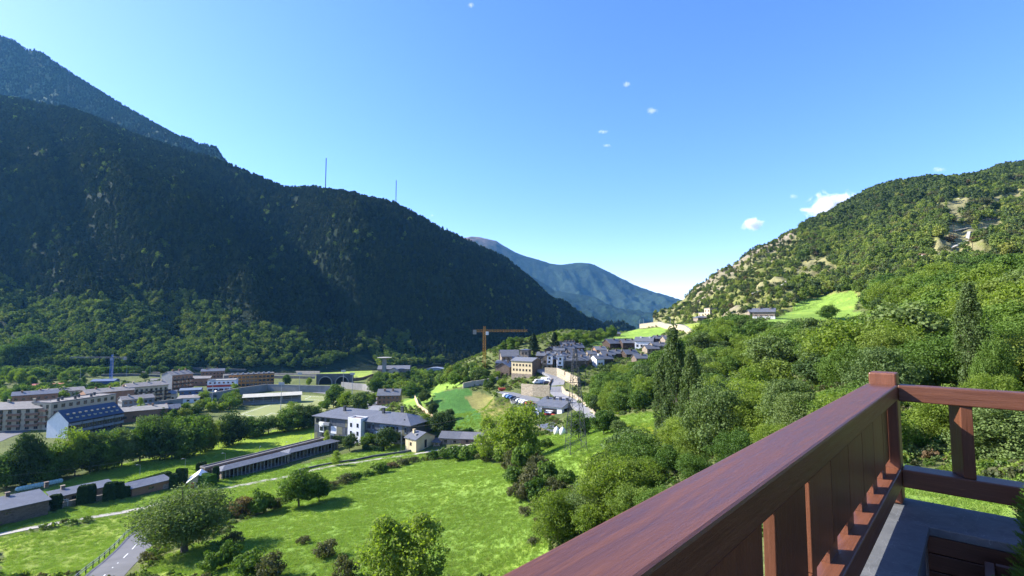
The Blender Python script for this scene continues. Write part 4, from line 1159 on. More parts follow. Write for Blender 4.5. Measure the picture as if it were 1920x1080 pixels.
def house(name, label, A, yaw, w, d, h, roof='gx', rh=1.8, wall=None, roofm=None, wins=(), ov=.45, chim=(), group=None, cat='house', sink=3.0, frame=None, base=None, door=None, wallR=None, balc=()):
    """A: front-left corner on the ground; local x along the front, y away, z up"""
    wall = wall or M_stone; roofm = roofm or M_slate; frame = frame or M_frame
    t = empty(name, tuple(A), yaw, label, cat, group)
    b = MB(); b.box(0, 0, -sink, w, d, h)
    if roof == 'gx': b.add([(0,0,h),(0,d,h),(0,d/2,h+rh),(w,0,h),(w,d,h),(w,d/2,h+rh)], [(0,2,1),(3,4,5),(0,3,5,2),(1,2,5,4)])
    if roof == 'gy': b.add([(0,0,h),(w,0,h),(w/2,0,h+rh),(0,d,h),(w,d,h),(w/2,d,h+rh)], [(0,1,2),(3,5,4),(0,2,5,3),(1,4,5,2)])
    if roof == 'sh': b.add([(0,0,h),(w,0,h),(w,d,h),(0,d,h),(w,d,h+rh),(0,d,h+rh)], [(0,3,5),(1,4,2),(3,2,4,5),(0,5,4,1)])
    b.build('wall', wall, t)
    if base is not None:
        q = MB(); q.box(-.05, -.05, -sink, w + .05, d + .05, base[0]); q.build('base_wall', base[1], t)
    r = MB(); th = .2
    if roof == 'gx':
        sl = rh / (d / 2); y0, z0 = -ov, h - ov * sl
        for sy in (1, -1):
            f = (lambda y: y) if sy == 1 else (lambda y: d - y)
            P = [(-ov, f(y0), z0 + .02), (w + ov, f(y0), z0 + .02), (w + ov, d/2, h + rh + .02), (-ov, d/2, h + rh + .02)]
            r.add(P + [(a, b_, c + th) for a, b_, c in P], [(0,1,5,4),(1,2,6,5),(2,3,7,6),(3,0,4,7),(4,5,6,7),(3,2,1,0)] if sy == 1 else [(4,5,1,0),(5,6,2,1),(6,7,3,2),(7,4,0,3),(7,6,5,4),(0,1,2,3)])
    elif roof == 'gy':
        sl = rh / (w / 2); x0, z0 = -ov, h - ov * sl
        for sx in (1, -1):
            f = (lambda x: x) if sx == 1 else (lambda x: w - x)
            P = [(f(x0), -ov, z0 + .02), (f(x0), d + ov, z0 + .02), (w/2, d + ov, h + rh + .02), (w/2, -ov, h + rh + .02)]
            r.add(P + [(a, b_, c + th) for a, b_, c in P], [(4,5,1,0),(5,6,2,1),(6,7,3,2),(7,4,0,3),(7,6,5,4),(0,1,2,3)] if sx == 1 else [(0,1,5,4),(1,2,6,5),(2,3,7,6),(3,0,4,7),(4,5,6,7),(3,2,1,0)])
    elif roof == 'sh':
        sl = rh / d
        P = [(-ov, -ov, h - ov * sl + .02), (w + ov, -ov, h - ov * sl + .02), (w + ov, d + ov, h + rh + ov * sl + .02), (-ov, d + ov, h + rh + ov * sl + .02)]
        r.add(P + [(a, b_, c + th) for a, b_, c in P], [(0,1,5,4),(1,2,6,5),(2,3,7,6),(3,0,4,7),(4,5,6,7),(3,2,1,0)])
    elif roof == 'hip':
        k = min(d, w) / 2; E = [(-ov, -ov, h), (w + ov, -ov, h), (w + ov, d + ov, h), (-ov, d + ov, h)]
        E2 = [(a, b_, c + th) for a, b_, c in E]; rd = [(k, d/2, h + rh), (w - k, d/2, h + rh)]
        r.add(E + E2 + rd, [(3,2,1,0),(0,1,5,4),(1,2,6,5),(2,3,7,6),(3,0,4,7),(4,5,9,8),(5,6,9),(6,7,8,9),(7,4,8)])
    elif roof == 'flat':
        r.box(-.12, -.12, h, w + .12, d + .12, h + .12)
        for (a0, b0, a1, b1) in ((-.12, -.12, w + .12, .13), (-.12, d - .13, w + .12, d + .12), (-.12, .13, .13, d - .13), (w - .13, .13, w + .12, d - .13)): r.box(a0, b0, h + .12, a1, b1, h + .5)
    rf = r.build('roof', roofm, t)
    for face, rows, cols, ww, wh, z0, dz, mg in wins:
        L_ = w if face in 'FK' else d
        me_ = winmesh(ww, wh, frame)
        for i in range(rows):
            for j in range(cols):
                u = L_ / 2 if cols == 1 else mg + (L_ - 2 * mg) * j / (cols - 1)
                (x, y), rz = FACE[face](u, w, d)
                link('window', me_, t, (x, y, z0 + dz * i), (0, 0, rz))
    for (cx, cyy, ch) in chim:
        c = MB(); zt = h + rh + ch
        if roof in ('gx', 'gy', 'hip'): zr = h + rh * max(0, (1 - abs((cyy if roof != 'gy' else cx) - (d if roof != 'gy' else w) / 2) / ((d if roof != 'gy' else w) / 2)))
        elif roof == 'sh': zr = h + rh * cyy / d
        else: zr = h
        zt = zr + ch
        c.box(cx - .4, cyy - .4, zr - .3, cx + .4, cyy + .4, zt); c.box(cx - .5, cyy - .5, zt + .15, cx + .5, cyy + .5, zt + .25)
        c.box(cx - .4, cyy - .4, zt, cx - .25, cyy + .4, zt + .15); c.box(cx + .25, cyy - .4, zt, cx + .4, cyy + .4, zt + .15)
        c.build('chimney', M_dsteel if len(chim) > 3 else wall, t)
    if door:
        f, u, dw, dh, dm = door; (x, y), rz = FACE[f](u, w, d)
        q = MB(); q.box(-dw/2, -.06, 0, dw/2, -.0, dh); q.build('door', dm, t, (x, y, 0), (0, 0, rz))
    for (f, u, z, bw, bm) in balc:
        (x, y), rz = FACE[f](u, w, d)
        q = MB(); q.box(-bw/2, -1.1, 0, bw/2, 0, .15, 0); q.box(-bw/2, -1.1, .15, bw/2, -1.02, 1.05, 0); q.box(-bw/2, -1.02, .15, -bw/2 + .08, 0, 1.05, 0); q.box(bw/2 - .08, -1.02, .15, bw/2, 0, 1.05, 0)
        q.build('balcony', bm, t, (x, y, z), (0, 0, rz))
    return t
def G(px, py, dz=0):
    P = hit(px, py); P[2] += dz; return P

def strip(name, pts, width, mat, label, kind='structure', lift=.06, cat=None, curb=0, step=2.0, offs=0.0):
    """ribbon laid on the ground along pixel points"""
    W = [hit(a, b) for a, b in pts]
    L = []
    for a, b in zip(W[:-1], W[1:]):
        n = max(1, int(np.linalg.norm((b - a)[:2]) / step))
        L += [a + (b - a) * i / n for i in range(n)]
    L.append(W[-1]); L = np.array(L)
    for _ in range(3): L[1:-1] = (L[:-2] + 2 * L[1:-1] + L[2:]) / 4
    t = np.gradient(L[:, :2], axis=0); t /= np.linalg.norm(t, axis=1)[:, None]; nrm = np.stack([-t[:, 1], t[:, 0]], 1)
    c = L[:, :2] + nrm * offs
    V = []; K = 5
    for k in range(K):
        q = c + nrm * width * (k / (K - 1) - .5)
        V.append(np.stack([q[:, 0], q[:, 1], q[:, 0] * 0], 1))
    V = np.stack(V, 1)
    z = H(V[..., 0], V[..., 1]); zc = z.max(axis=1)
    z = np.maximum(z, zc[:, None]); V[..., 2] = z + lift
    n = len(c); ix = np.arange(n * K).reshape(n, K)
    q = np.stack([ix[:-1, :-1], ix[:-1, 1:], ix[1:, 1:], ix[1:, :-1]], -1).reshape(-1, 4)[:, ::-1]
    nv = n * K; VV = V.reshape(-1, 3)
    sk = VV.copy(); sk[:, 2] -= 1.2
    e0, e1 = ix[:, 0], ix[:, -1]
    side = np.concatenate([np.stack([e0[:-1], e0[1:], e0[1:] + nv, e0[:-1] + nv], 1), np.stack([e1[1:], e1[:-1], e1[:-1] + nv, e1[1:] + nv], 1)])
    me = mesh_np(name, np.concatenate([VV, sk]), np.concatenate([q, side]), [mat])
    o = link(name, me); tag(o, label, cat, kind=kind)
    return o, V

def wallrun(name, pts, h, th, mat, label, cat='wall', below=2.0, cap=None, group=None, follow=True):
    W = [hit(a, b) if not hasattr(a, '__len__') else np.array(a) for a, b in pts]
    t = None; b = MB()
    o0 = W[0].copy()
    for a, c in zip(W[:-1], W[1:]):
        n = max(1, int(np.linalg.norm((c - a)[:2]) / 6))
        for i in range(n):
            p, q = a + (c - a) * i / n - o0, a + (c - a) * (i + 1) / n - o0
            if follow: p[2] = H(p[0] + o0[0], p[1] + o0[1]) - o0[2]; q[2] = H(q[0] + o0[0], q[1] + o0[1]) - o0[2]
            dxy = (q - p)[:2]; dxy = dxy / np.linalg.norm(dxy); nx, ny = -dxy[1] * th / 2, dxy[0] * th / 2
            for zz0, zz1, m, e in ((-below, h, 0, 1.0),) + (((h, h + .18, 1, 1.35),) if cap else ()):
                V = [(p[0] - nx*e, p[1] - ny*e, p[2] + zz0), (q[0] - nx*e, q[1] - ny*e, q[2] + zz0), (q[0] + nx*e, q[1] + ny*e, q[2] + zz0), (p[0] + nx*e, p[1] + ny*e, p[2] + zz0),
                     (p[0] - nx*e, p[1] - ny*e, p[2] + zz1), (q[0] - nx*e, q[1] - ny*e, q[2] + zz1), (q[0] + nx*e, q[1] + ny*e, q[2] + zz1), (p[0] + nx*e, p[1] + ny*e, p[2] + zz1)]
                b.add(V, [(0,3,2,1),(4,5,6,7),(0,1,5,4),(2,3,7,6)] + ([(3,0,4,7)] if i == 0 else []) + ([(1,2,6,5)] if i == n - 1 else []), m)
    return tag(b.build(name, [mat] + ([cap] if cap else []), None, tuple(o0)), label, cat, group)
# ---------------------------------------------------------------- roads, paths, walls
MD = M_dwood
road1, _v = strip('road', [(150,1130),(222,1060),(272,1003),(300,985)], 6.4, M_asph, 'two-lane asphalt road at the lower left corner')
_c = _v[:, 2]; k = 0; acc = 0
for i in range(0, len(_c) - 2, 4):
    p, q = Vector(_c[i]), Vector(_c[i + 2 if i + 2 < len(_c) else -1])
    b = MB(); d = (q - p).normalized(); n = Vector((-d.y, d.x, 0)) * .07
    b.add([p - n + Vector((0,0,.012)), p + n + Vector((0,0,.012)), q + n + Vector((0,0,.012)), q - n + Vector((0,0,.012))], [(3,2,1,0)])
    tag(b.build('lane_marking', M_line), 'short white centre dash on the asphalt road', kind='structure')
gr = None
E = _v[:, -1] if _v[0, -1, 0] < _v[0, 0, 0] else _v[:, 0]
o0 = Vector(E[0]); off = Vector((-.6, 0, 0))
gr = empty('guard_rail', o0, 0, 'dark metal guard rail along the left edge of the lower road', 'guard rail')
b = MB(); b2 = MB()
for a, c in zip(E[:-1], E[1:]):
    for z in (.45, .85): b.bar(Vector(a) - o0 + off + Vector((0,0,z)), Vector(c) - o0 + off + Vector((0,0,z)), .06, .12)
b.build('rail', M_steel, gr)
for i in range(0, len(E), 2):
    q = MB(); q.box(-.06, -.06, -.3, .06, .06, .95); q.build('post', M_dsteel, gr, Vector(E[i]) - o0 + off)
strip('path', [(-10,1004),(60,990),(130,976),(270,953),(420,916),(560,889),(700,862),(800,848),(860,837),(905,832)], 2.2, flat('gravel', (.36, .33, .28), .95, .2, 1.5), 'narrow pale field path running below the stone house', lift=.05)
wallrun('field_wall', [(560,884),(700,857),(790,843)], .7, .5, M_dconc, 'low dark kerb wall along the upper side of the field path', 'low wall')
strip('road', [(1112,792),(1100,774),(1082,760),(1060,749),(1044,738),(1042,726),(1050,716),(1040,707),(1024,700),(1000,694)], 6.0, flat('pale_asphalt', (.23,.23,.235), .9, .12, .3), 'grey road climbing in a bend to the village', lift=.12)
strip('road', [(380,742),(470,731),(560,731),(620,737),(700,750),(715,766),(680,784)], 9, flat('town_asphalt', (.20,.20,.205), .9, .15, .3), 'road passing behind the football ground', lift=.15)
strip('road', [(-40,835),(40,806),(110,775),(200,765),(330,746)], 10, M_asph, 'town street between the left-hand apartment blocks', lift=.12)
pk = [(932,737),(958,733),(1012,750),(1012,768),(960,760)]
P = [hit(a, b_) for a, b_ in pk]; zz = max(p[2] for p in P) * 0 + H(9, 233) + .15
b = MB(); b.add([(p[0], p[1], zz) for p in P] + [(p[0], p[1], zz - 4) for p in P], [(0,4,3,2,1) if 0 else (4,3,2,1,0), (0,1,6,5),(1,2,7,6),(2,3,8,7),(3,4,9,8),(4,0,5,9)])
tag(b.build('car_park', flat('carpark_asphalt', (.17,.17,.175), .9, .12, .4)), 'small asphalt car park under the stone building', kind='structure')
CPZ = zz
wallrun('retaining_wall', [(978,741),(1000,743),(1031,745)], 5.2, .8, M_stone_y, 'tall rubble stone retaining wall behind the parked cars', 'retaining wall')
wallrun('retaining_wall', [(1022,706),(1045,707),(1062,714),(1085,726)], 4.5, .8, M_stone_y, 'sloping stone wall holding up the lowest village houses', 'retaining wall')
wallrun('garden_wall', [(868,728),(884,724),(902,722),(920,718),(934,716)], 2.6, .5, flat('beige_wall', (.42,.37,.29), .9, .15, .8), 'curved beige garden wall left of the village', 'garden wall')
wallrun('roadside_wall', [(1054,730),(1068,742),(1088,753),(1106,768),(1116,784)], 1.6, .5, M_stone_y, 'curved stone wall on the right of the climbing road', 'wall')
wallrun('roadside_wall', [(1026,732),(1030,722),(1036,714)], 1.3, .4, M_stone, 'short stone parapet on the left of the climbing road', 'wall')
wallrun('lane_wall', [(778,748),(784,764),(800,776),(812,786)], 1.8, .4, flat('ochre_wall', (.50,.37,.22), .9, .12, .8), 'curved orange-beige wall behind the apartment block', 'wall')
wallrun('highway_wall', [(1200,613),(1235,612),(1258,618),(1285,622),(1335,634)], 3.6, .8, M_stone_y, 'long pale stone wall of the road above the village', 'retaining wall', cap=M_conc)
wallrun('town_wall', [(392,752),(440,742),(500,733),(560,735),(636,737)], 5.0, .6, M_conc, 'long grey concrete wall behind the football ground', 'retaining wall', cap=M_conc)
wallrun('road_wall', [(640,728),(680,732),(702,736)], 5, .6, M_conc, 'concrete wall under the tunnel road right of the pitch', 'retaining wall')
wallrun('river_wall', [(240,775),(300,762),(375,752)], 3.2, .6, M_conc, 'concrete wall below the town car park', 'retaining wall', cap=M_conc)
wallrun('yard_wall', [(-5,982),(95,957),(150,944),(235,930),(330,913),(400,900)], 1.4, .4, M_stone, 'low stone wall in front of the slate-roofed sheds', 'stone wall')
wallrun('terrace_wall', [(600,712),(640,716),(680,712),(700,705)], 2.2, .5, M_stone_d, 'dark stone terrace wall below the round green terrace', 'stone wall', follow=False, below=5)
wallrun('terrace_wall', [(610,690),(650,688),(700,684)], 1.6, .5, M_stone_d, 'dark stone terrace wall above the round green terrace', 'stone wall', follow=False, below=5)
for i, (y0, xa, xb) in enumerate([(701,195,300),(706,190,300),(699,352,600),(704,352,600),(709,355,590),(695,360,560)]):
    wallrun('terrace_wall', [(xa,y0),((xa+xb)/2,y0-1),(xb,y0+1)], 2.0, .6, M_dconc, ['lowest','upper','second','third','fourth','topmost'][i] + ' dark terrace wall at the mountain foot ' + ('behind the blue crane' if i < 2 else 'behind the orange offices'), 'terrace wall', cap=M_conc, follow=False, below=6)

# ---------------------------------------------------------------- football ground
pz = H(-121, 352) + .10
A_, B_, C_, D_ = [onz(a, b_, pz) for a, b_ in ((438,778),(560,740),(676,746),(650,812))]
def quadpt(u, v): return (A_ * (1-u) + D_ * u) * (1-v) + (B_ * (1-u) + C_ * u) * v
b = MB(); b.add([A_, D_, C_, B_], [(0,1,2,3)])
pitch_m = ground_mat('pitch_turf', .2, 2, .3, .1, .12)
m_, nt, p = newmat('turf'); w = nd(nt, 'ShaderNodeTexNoise', i_Scale=.15)
nt.links.new(nt.nodes.new('ShaderNodeNewGeometry').outputs['Position'], w.inputs[0])
nt.links.new(mixc(nt, w.outputs[0], (.16,.19,.05), (.23,.24,.07)), p.inputs['Base Color']); p.inputs['Roughness'].default_value = .95
pitch = tag(b.build('football_pitch', m_), 'worn green football pitch on the valley floor', kind='structure')
b = MB()
def mark(u0, v0, u1, v1, w=.25):
    p, q = quadpt(u0, v0), quadpt(u1, v1); d = Vector(q - p).normalized(); n = Vector((-d.y, d.x, 0)) * w / 2; l = Vector((0,0,.02))
    b.add([Vector(p) - n + l, Vector(p) + n + l, Vector(q) + n + l, Vector(q) - n + l], [(3,2,1,0)])
for a in ((.04,.05,.96,.05),(.04,.95,.96,.95),(.04,.05,.04,.95),(.96,.05,.96,.95),(.04,.5,.96,.5),(.25,.05,.25,.2),(.75,.05,.75,.2),(.25,.2,.75,.2),(.25,.95,.25,.8),(.75,.95,.75,.8),(.25,.8,.75,.8)): mark(*a)
b.build('line_marking', M_line, pitch)
def mast(px, py, h, label, r=.22, heads=True):
    t = empty('floodlight_mast', hit(px, py), 0, label, 'floodlight')
    b = MB(); b.tube([(0,0,-.5),(0,0,h)], [r, r*.55], 8); b.build('mast', M_steel, t)
    b = MB(); b.box(-1.6, -.2, h - .2, 1.6, .2, h + 1.3); b.build('lamp_panel', M_steel, t)
mast(526, 778, 17, 'tall floodlight mast at the near corner of the pitch')
mast(561, 741, 15, 'floodlight mast behind the grandstand roof')
mast(643, 742, 17, 'floodlight mast with a pale panel beside the town wall')
mast(660, 742, 15, 'floodlight mast at the right side of the pitch')
mast(397, 770, 17, 'floodlight mast left of the pitch among the trees')
st = empty('grandstand', onz(455, 760, pz), R(24), 'long grandstand with a pale slanting roof beside the pitch', 'grandstand')
b = MB(); b.box(0, 0, -1, 34, 6, 1.2); b.box(0, 2, 1.2, 34, 6, 2.2); b.box(0, 4, 2.2, 34, 6, 3.2); b.build('tier', M_conc, st)
b = MB(); b.add([(-.5,-1,4.6),(34.5,-1,4.6),(34.5,7,5.8),(-.5,7,5.8),(-.5,-1,4.85),(34.5,-1,4.85),(34.5,7,6.05),(-.5,7,6.05)], [(3,2,1,0),(4,5,6,7),(0,1,5,4),(1,2,6,5),(2,3,7,6),(3,0,4,7)]); b.build('roof', flat('stand_roof', (.40,.38,.30), .7, .15, .4), st)
b = MB(); b.box(0, 6, -1, 34, 6.3, 5.6); b.build('back_wall', M_conc, st)
for i in range(7):
    b = MB(); b.box(-.12, -.12, 0, .12, .12, 3.6); b.build('post', M_steel, st, (.5 + i * 5.5, .2, 1.1))

# ---------------------------------------------------------------- town on the left
def TB(name, label, px, py, yaw, w, d, h, **kw): return house(name, label, hit(px, py), R(yaw), w, d, h, **kw)
balc = lambda f, n, L, z0, dz, rows, bw, m: [(f, L * (i + .5) / n, z0 + dz * r, bw, m) for i in range(n) for r in range(rows)]
TB('apartment_block', 'cream apartment block with brown balconies at the far left edge', -28, 812, 18, 21, 12, 10.5, roof='gx', rh=2.6, wall=M_cream, roofm=M_whiter,
   wins=[('F',4,6,1.4,1.5,.8,2.6,2), ('R',4,3,1.2,1.5,.8,2.6,2)], balc=balc('F', 3, 21, 2.2, 2.6, 3, 5.2, M_brick) + balc('R', 2, 12, 2.2, 2.6, 3, 3.6, M_brick), chim=[(5,6,1.2),(15,6,1.2)], cat='apartment block')
TB('apartment_block', 'cream block with a pale flat roof full of dark chimneys', 93, 806, 78, 32, 12, 12.5, roof='flat', wall=M_cream, roofm=M_whiter,
   wins=[('F',4,9,1.5,1.6,1,3,2), ('L',4,3,1.4,1.7,1,3,2.2)], chim=[(6+4*i, 4 + 3*(i % 2), 1.6) for i in range(6)], cat='apartment block', balc=balc('L', 1, 12, 2.6, 3, 3, 8, M_brick))
t2 = TB('apartment_block', 'block with a white gable end and a steep dark blue roof', 127, 822, 78, 25, 12, 7.2, roof='gx', rh=4.6, wall=M_dwood, roofm=M_bluer,
   wins=[('F',2,10,1.6,1.4,.6,3.1,2)], balc=balc('F', 5, 25, 2.3, 3.1, 2, 4.6, M_grey), cat='apartment block', frame=M_grey)
b = MB(); b.add([(-.12,0,-3),(-.12,12,-3),(-.12,12,7.2),(-.12,6,11.8),(-.12,0,7.2),(-.02,0,-3),(-.02,12,-3),(-.02,12,7.2),(-.02,6,11.8),(-.02,0,7.2)], [(0,4,3,2,1),(0,5,9,4),(1,2,7,6)]); b.build('gable_wall', M_white, t2)
for i in range(9):
    for r_ in range(2):
        y = 1.3 + r_ * 2.0; z = 7.2 + 4.6 * y / 6
        b = MB(); b.box(-.5, -.4, 0, .5, .5, .55); b.build('dormer', M_cream, t2, (1.8 + i * 2.65, y, z))
TB('apartment_block', 'long brown brick block with a white corrugated roof', 160, 770, 54, 24, 13, 9.8, roof='gx', rh=1.8, wall=M_brick, roofm=M_whiter, wins=[('F',1,6,1.0,.8,3.2,2.6,2.5),('F',1,3,1.2,.8,6.2,2.6,2.5),('L',3,2,1.1,1.2,.8,2.6,3)], chim=[(6,6,1),(13,6,1),(20,6,1)], cat='apartment block', wallR=M_cream)
TB('apartment_block', 'yellow block of flats with stacked dark balconies and zigzag roof', 240, 760, 54, 22, 13, 11, roof='gx', rh=2.0, wall=M_cream, roofm=M_whiter, wins=[('F',4,8,1.2,1.4,.7,2.4,1.6)], balc=balc('F', 5, 24, 2.0, 2.4, 3, 3.4, M_dwood), chim=[(4,6,1),(12,6,1),(20,6,1)], cat='apartment block')
TB('hall', 'long low hall with a grey-brown roof beside the blue-roofed block', 205, 796, 40, 24, 14, 5.5, roof='gx', rh=1.3, wall=M_brick, roofm=flat('felt_roof', (.20,.19,.17), .9, .2, .5), wins=[('F',1,6,1.5,1.2,2,3,2)], chim=[(18,6,1.2)], cat='hall')
t5 = TB('apartment_block', 'tall grey gable-ended block with red-brown balconies', 322, 737, 68, 16, 12, 13, roof='gx', rh=2.4, wall=M_brick, roofm=M_whiter, wins=[('F',4,5,1.3,1.4,1,3,1.8)], balc=balc('F', 3, 17, 2.6, 3, 3, 4.2, M_dwood), chim=[(4,6,1.2),(9,6,1.2),(14,6,1.2)], cat='apartment block')
b = MB(); b.add([(-.12,0,-3),(-.12,12,-3),(-.12,12,13),(-.12,6,15.4),(-.12,0,13)], [(0,4,3,2,1)]); b.build('gable_wall', M_grey, t5)
TB('warehouse', 'low warehouse with a white roof right of the grey gabled block', 352, 724, 15, 16, 10, 6, roof='gx', rh=1.4, wall=M_brick, roofm=M_whiter, wins=[('F',1,4,1.5,1.2,2,3,2)], cat='warehouse')
t7 = TB('shop', 'flat-roofed shop building with white bands and a red strip', 388, 735, 20, 19, 12, 8.2, roof='flat', wall=M_white, roofm=M_conc, wins=[('F',1,5,2.6,1.5,.6,3,2),('F',1,6,1.2,1.0,6.0,3,2)], cat='shop', frame=M_red)
b = MB(); b.box(-.2, -.15, 3.4, 19.2, -.02, 5.0); b.build('fascia', M_red, t7)
t8 = TB('office_building', 'orange-clad office block with a dark roof by the road', 428, 729, 32, 33, 12, 10.4, roof='flat', wall=M_orange, roofm=M_dconc, wins=[('F',3,11,2.1,1.5,1.6,3.0,1.6)], cat='office building', frame=M_dsteel)
b = MB(); b.box(-3.4, .3, -3, -.05, 11.7, 10.6); b.build('stair_block', M_dconc, t8)
for i in range(8):
    b = MB(); b.box(0, 0, 0, 1.4, 1.2, 1.3); b.build('roof_unit', M_steel, t8, (2 + i * 3.8, 4, 10.5))
TB('house', 'small cream house with a grey gabled roof and yellow awning', 295, 753, 25, 10, 9, 4.6, roof='gx', rh=1.8, wall=M_cream, wins=[('F',1,3,1.1,1.2,1.2,3,1.6),('R',1,2,1,1.2,1.2,3,2)])
TB('workshop', 'low blue-roofed workshop behind the small cream house', 336, 742, 22, 13, 9, 3.6, roof='gx', rh=1.0, wall=M_blue, roofm=flat('weathered_blue', (.12,.16,.22), .7, .2, .5), wins=[('F',1,3,1.4,1,1.4,3,2)], cat='workshop')
TB('workshop', 'white-roofed workshop beside the town river wall', 332, 757, 22, 12, 8, 3.2, roof='sh', rh=.8, wall=M_white, roofm=M_whiter, wins=[('F',1,3,1.4,1,1.2,3,2)], cat='workshop')
TB('storage_shed', 'long red-roofed storage shed at the lorry yard', 44, 730, 8, 25, 9, 2.8, roof='gx', rh=1.0, wall=M_brick, roofm=flat('red_roof', (.38,.10,.06), .8, .2, .4), wins=[('F',1,5,1.6,1.0,1.0,3,2)], cat='shed')
TB('depot', 'blue depot building under the crane', 170, 727, 15, 16, 9, 5, roof='gx', rh=1.2, wall=M_blue, roofm=flat('blue_roof', (.07,.11,.20), .6, .2, .4), wins=[('F',1,4,1.6,1.2,1.4,3,2)], cat='depot')
TB('depot', 'white-roofed depot left of the grey gabled block', 282, 722, 30, 9, 8, 3.6, roof='gx', rh=1.3, wall=M_white, roofm=M_whiter, wins=[('F',1,2,1.6,1.2,1.0,3,2)], cat='depot')
TB('house', 'brown four-storey house with two pale metal roofs behind the pitch road', 707, 765, 4, 13.5, 9, 7.6, roof='gx', rh=3.2, wall=M_brick, roofm=M_slate_l, wins=[('F',3,5,1.0,1.1,.6,2.5,1.6),('L',3,3,1.0,1.2,.6,2.5,1.5)], chim=[(4,3,1.4),(9,3,1.4)], balc=[('L', 4.5, 2.2, 5, M_white), ('L', 4.5, 4.7, 5, M_white)])
# church
ch = TB('church', 'grey stone church with a slender tower carrying a flat disc-like roof', 708, 708, 6, 27, 11, 7.2, roof='gx', rh=2.6, wall=M_stone, roofm=M_slate_l, wins=[('F',1,3,1.0,2.2,2.0,3,15),('L',1,2,1,2.4,1.5,3,3)], cat='church')
b = MB(); b.box(8.5, -4, -3, 19, -.02, 5.6); b.add([(8.5,-4,5.6),(19,-4,5.6),(13.75,-4,8.4),(8.5,0,5.6),(19,0,5.6),(13.75,0,8.4)], [(0,1,2),(3,5,4),(0,2,5,3),(1,4,5,2)]); b.build('transept', M_cream, ch)
b = MB()
for sx in (1, -1):
    P4 = [(13.75 - sx*5.8,-4.5,5.3),(13.75 - sx*5.8,.4,5.3),(13.75,.4,8.55),(13.75,-4.5,8.55)]
    b.add(P4 + [(x, y, z + .2) for x, y, z in P4], [(0,3,2,1),(4,5,6,7),(0,1,5,4),(1,2,6,5),(2,3,7,6),(3,0,4,7)] if sx < 0 else [(0,1,2,3),(7,6,5,4),(4,5,1,0),(5,6,2,1),(6,7,3,2),(7,4,0,3)])
b.build('transept_roof', M_slate_l, ch)
for x in (11, 13.75, 16.5):
    link('window', winmesh(.9, 1.6, M_conc), ch, (x, -4, 2.2))
b = MB(); b.box(4.2, -3.2, -3, 7.4, -.1, 17.2); b.build('tower', M_conc, ch)
b = MB(); b.tube([(5.8,-1.6,17.2),(5.8,-1.6,17.45),(5.8,-1.6,17.7)], [4.2, 6.4, 4.2], 20); b.build('tower_roof', M_conc, ch)
ar = empty('arched_hall', hit(784, 706), R(-8), 'grey glazed hall with a barrel-arched roof beyond the river wood', 'hall')
b = MB(); n = 12
V = [(16.5 - 16.5*math.cos(math.pi*i/n), y, 9.5*math.sin(math.pi*i/n) - .6) for y in (0, 9) for i in range(n+1)]
b.add(V, [(i+n+1, i+n+2, i+1, i) for i in range(n)][::1] + [tuple(range(0, n+1)), tuple(range(2*n+1, n, -1))]); b.build('shell', flat('hazy_glazing', (.25,.28,.32), .4, .15, .3), ar)
for i in range(1, n):
    x = 16.5 - 16.5*math.cos(math.pi*i/n); q = MB(); q.box(-.12, -.14, -.5, .12, -.02, 9.5*math.sin(math.pi*i/n) - .6); q.build('mullion', M_conc, ar, (x, 0, 0))
TB('house', 'low white-walled house with a reddish roof beyond the river wood', 826, 706, -5, 22, 9, 5.5, roof='gx', rh=1.6, wall=M_white, roofm=flat('red_brown_roof', (.16,.08,.06), .8, .2, .4), wins=[('F',1,5,1.4,1.3,1.6,3,2)])
zg = empty('zigzag_canopy', hit(846, 704), 0, 'pale pleated zigzag canopy left of the village', 'canopy')
for i in range(8):
    b = MB(); b.add([(0,0,2),(1.7,0,5.2),(3.4,0,2),(0,7,2),(1.7,7,5.2),(3.4,7,2)], [(0,1,4,3),(1,2,5,4),(0,2,1),(3,4,5)]); b.build('pleat', M_white, zg, (i * 3.4, 0, 0))
b = MB(); b.box(0, .5, -3, 27.2, 6.5, 2); b.build('wall', M_cream, zg)
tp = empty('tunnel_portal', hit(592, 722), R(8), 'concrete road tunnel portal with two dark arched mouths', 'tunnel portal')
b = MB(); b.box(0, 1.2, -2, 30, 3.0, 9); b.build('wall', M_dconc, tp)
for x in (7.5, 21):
    b = MB(); n = 12; r0, r1 = 5.0, 5.7
    V = [(r*math.cos(math.pi*i/n), y, r*math.sin(math.pi*i/n) + 1.5) for y in (0, 1.25) for r in (r0, r1) for i in range(n+1)]
    N = n + 1; Fc = []
    for i in range(n): Fc += [(i, i+1, N+i+1, N+i), (N+i, N+i+1, 3*N+i+1, 3*N+i), (i, 2*N+i, 2*N+i+1, i+1)]
    b.add(V, Fc); b.box(-r1, 0, -2, -r0, 1.25, 1.5); b.box(r0, 0, -2, r1, 1.25, 1.5); b.build('arch', M_conc, tp, (x, 0, 0))
    b = MB(); b.add([(r0*math.cos(math.pi*i/n), 1.15, r0*math.sin(math.pi*i/n) + 1.5) for i in range(n+1)] + [(-r0,1.15,-1),(r0,1.15,-1)], [tuple(range(n+3))[::-1]]); b.build('mouth_shade_panel', flat('tunnel_shade_black', (.012,.012,.014), .9), tp, (x, 0, 0))  # flat black sheet paints the shade inside the bore

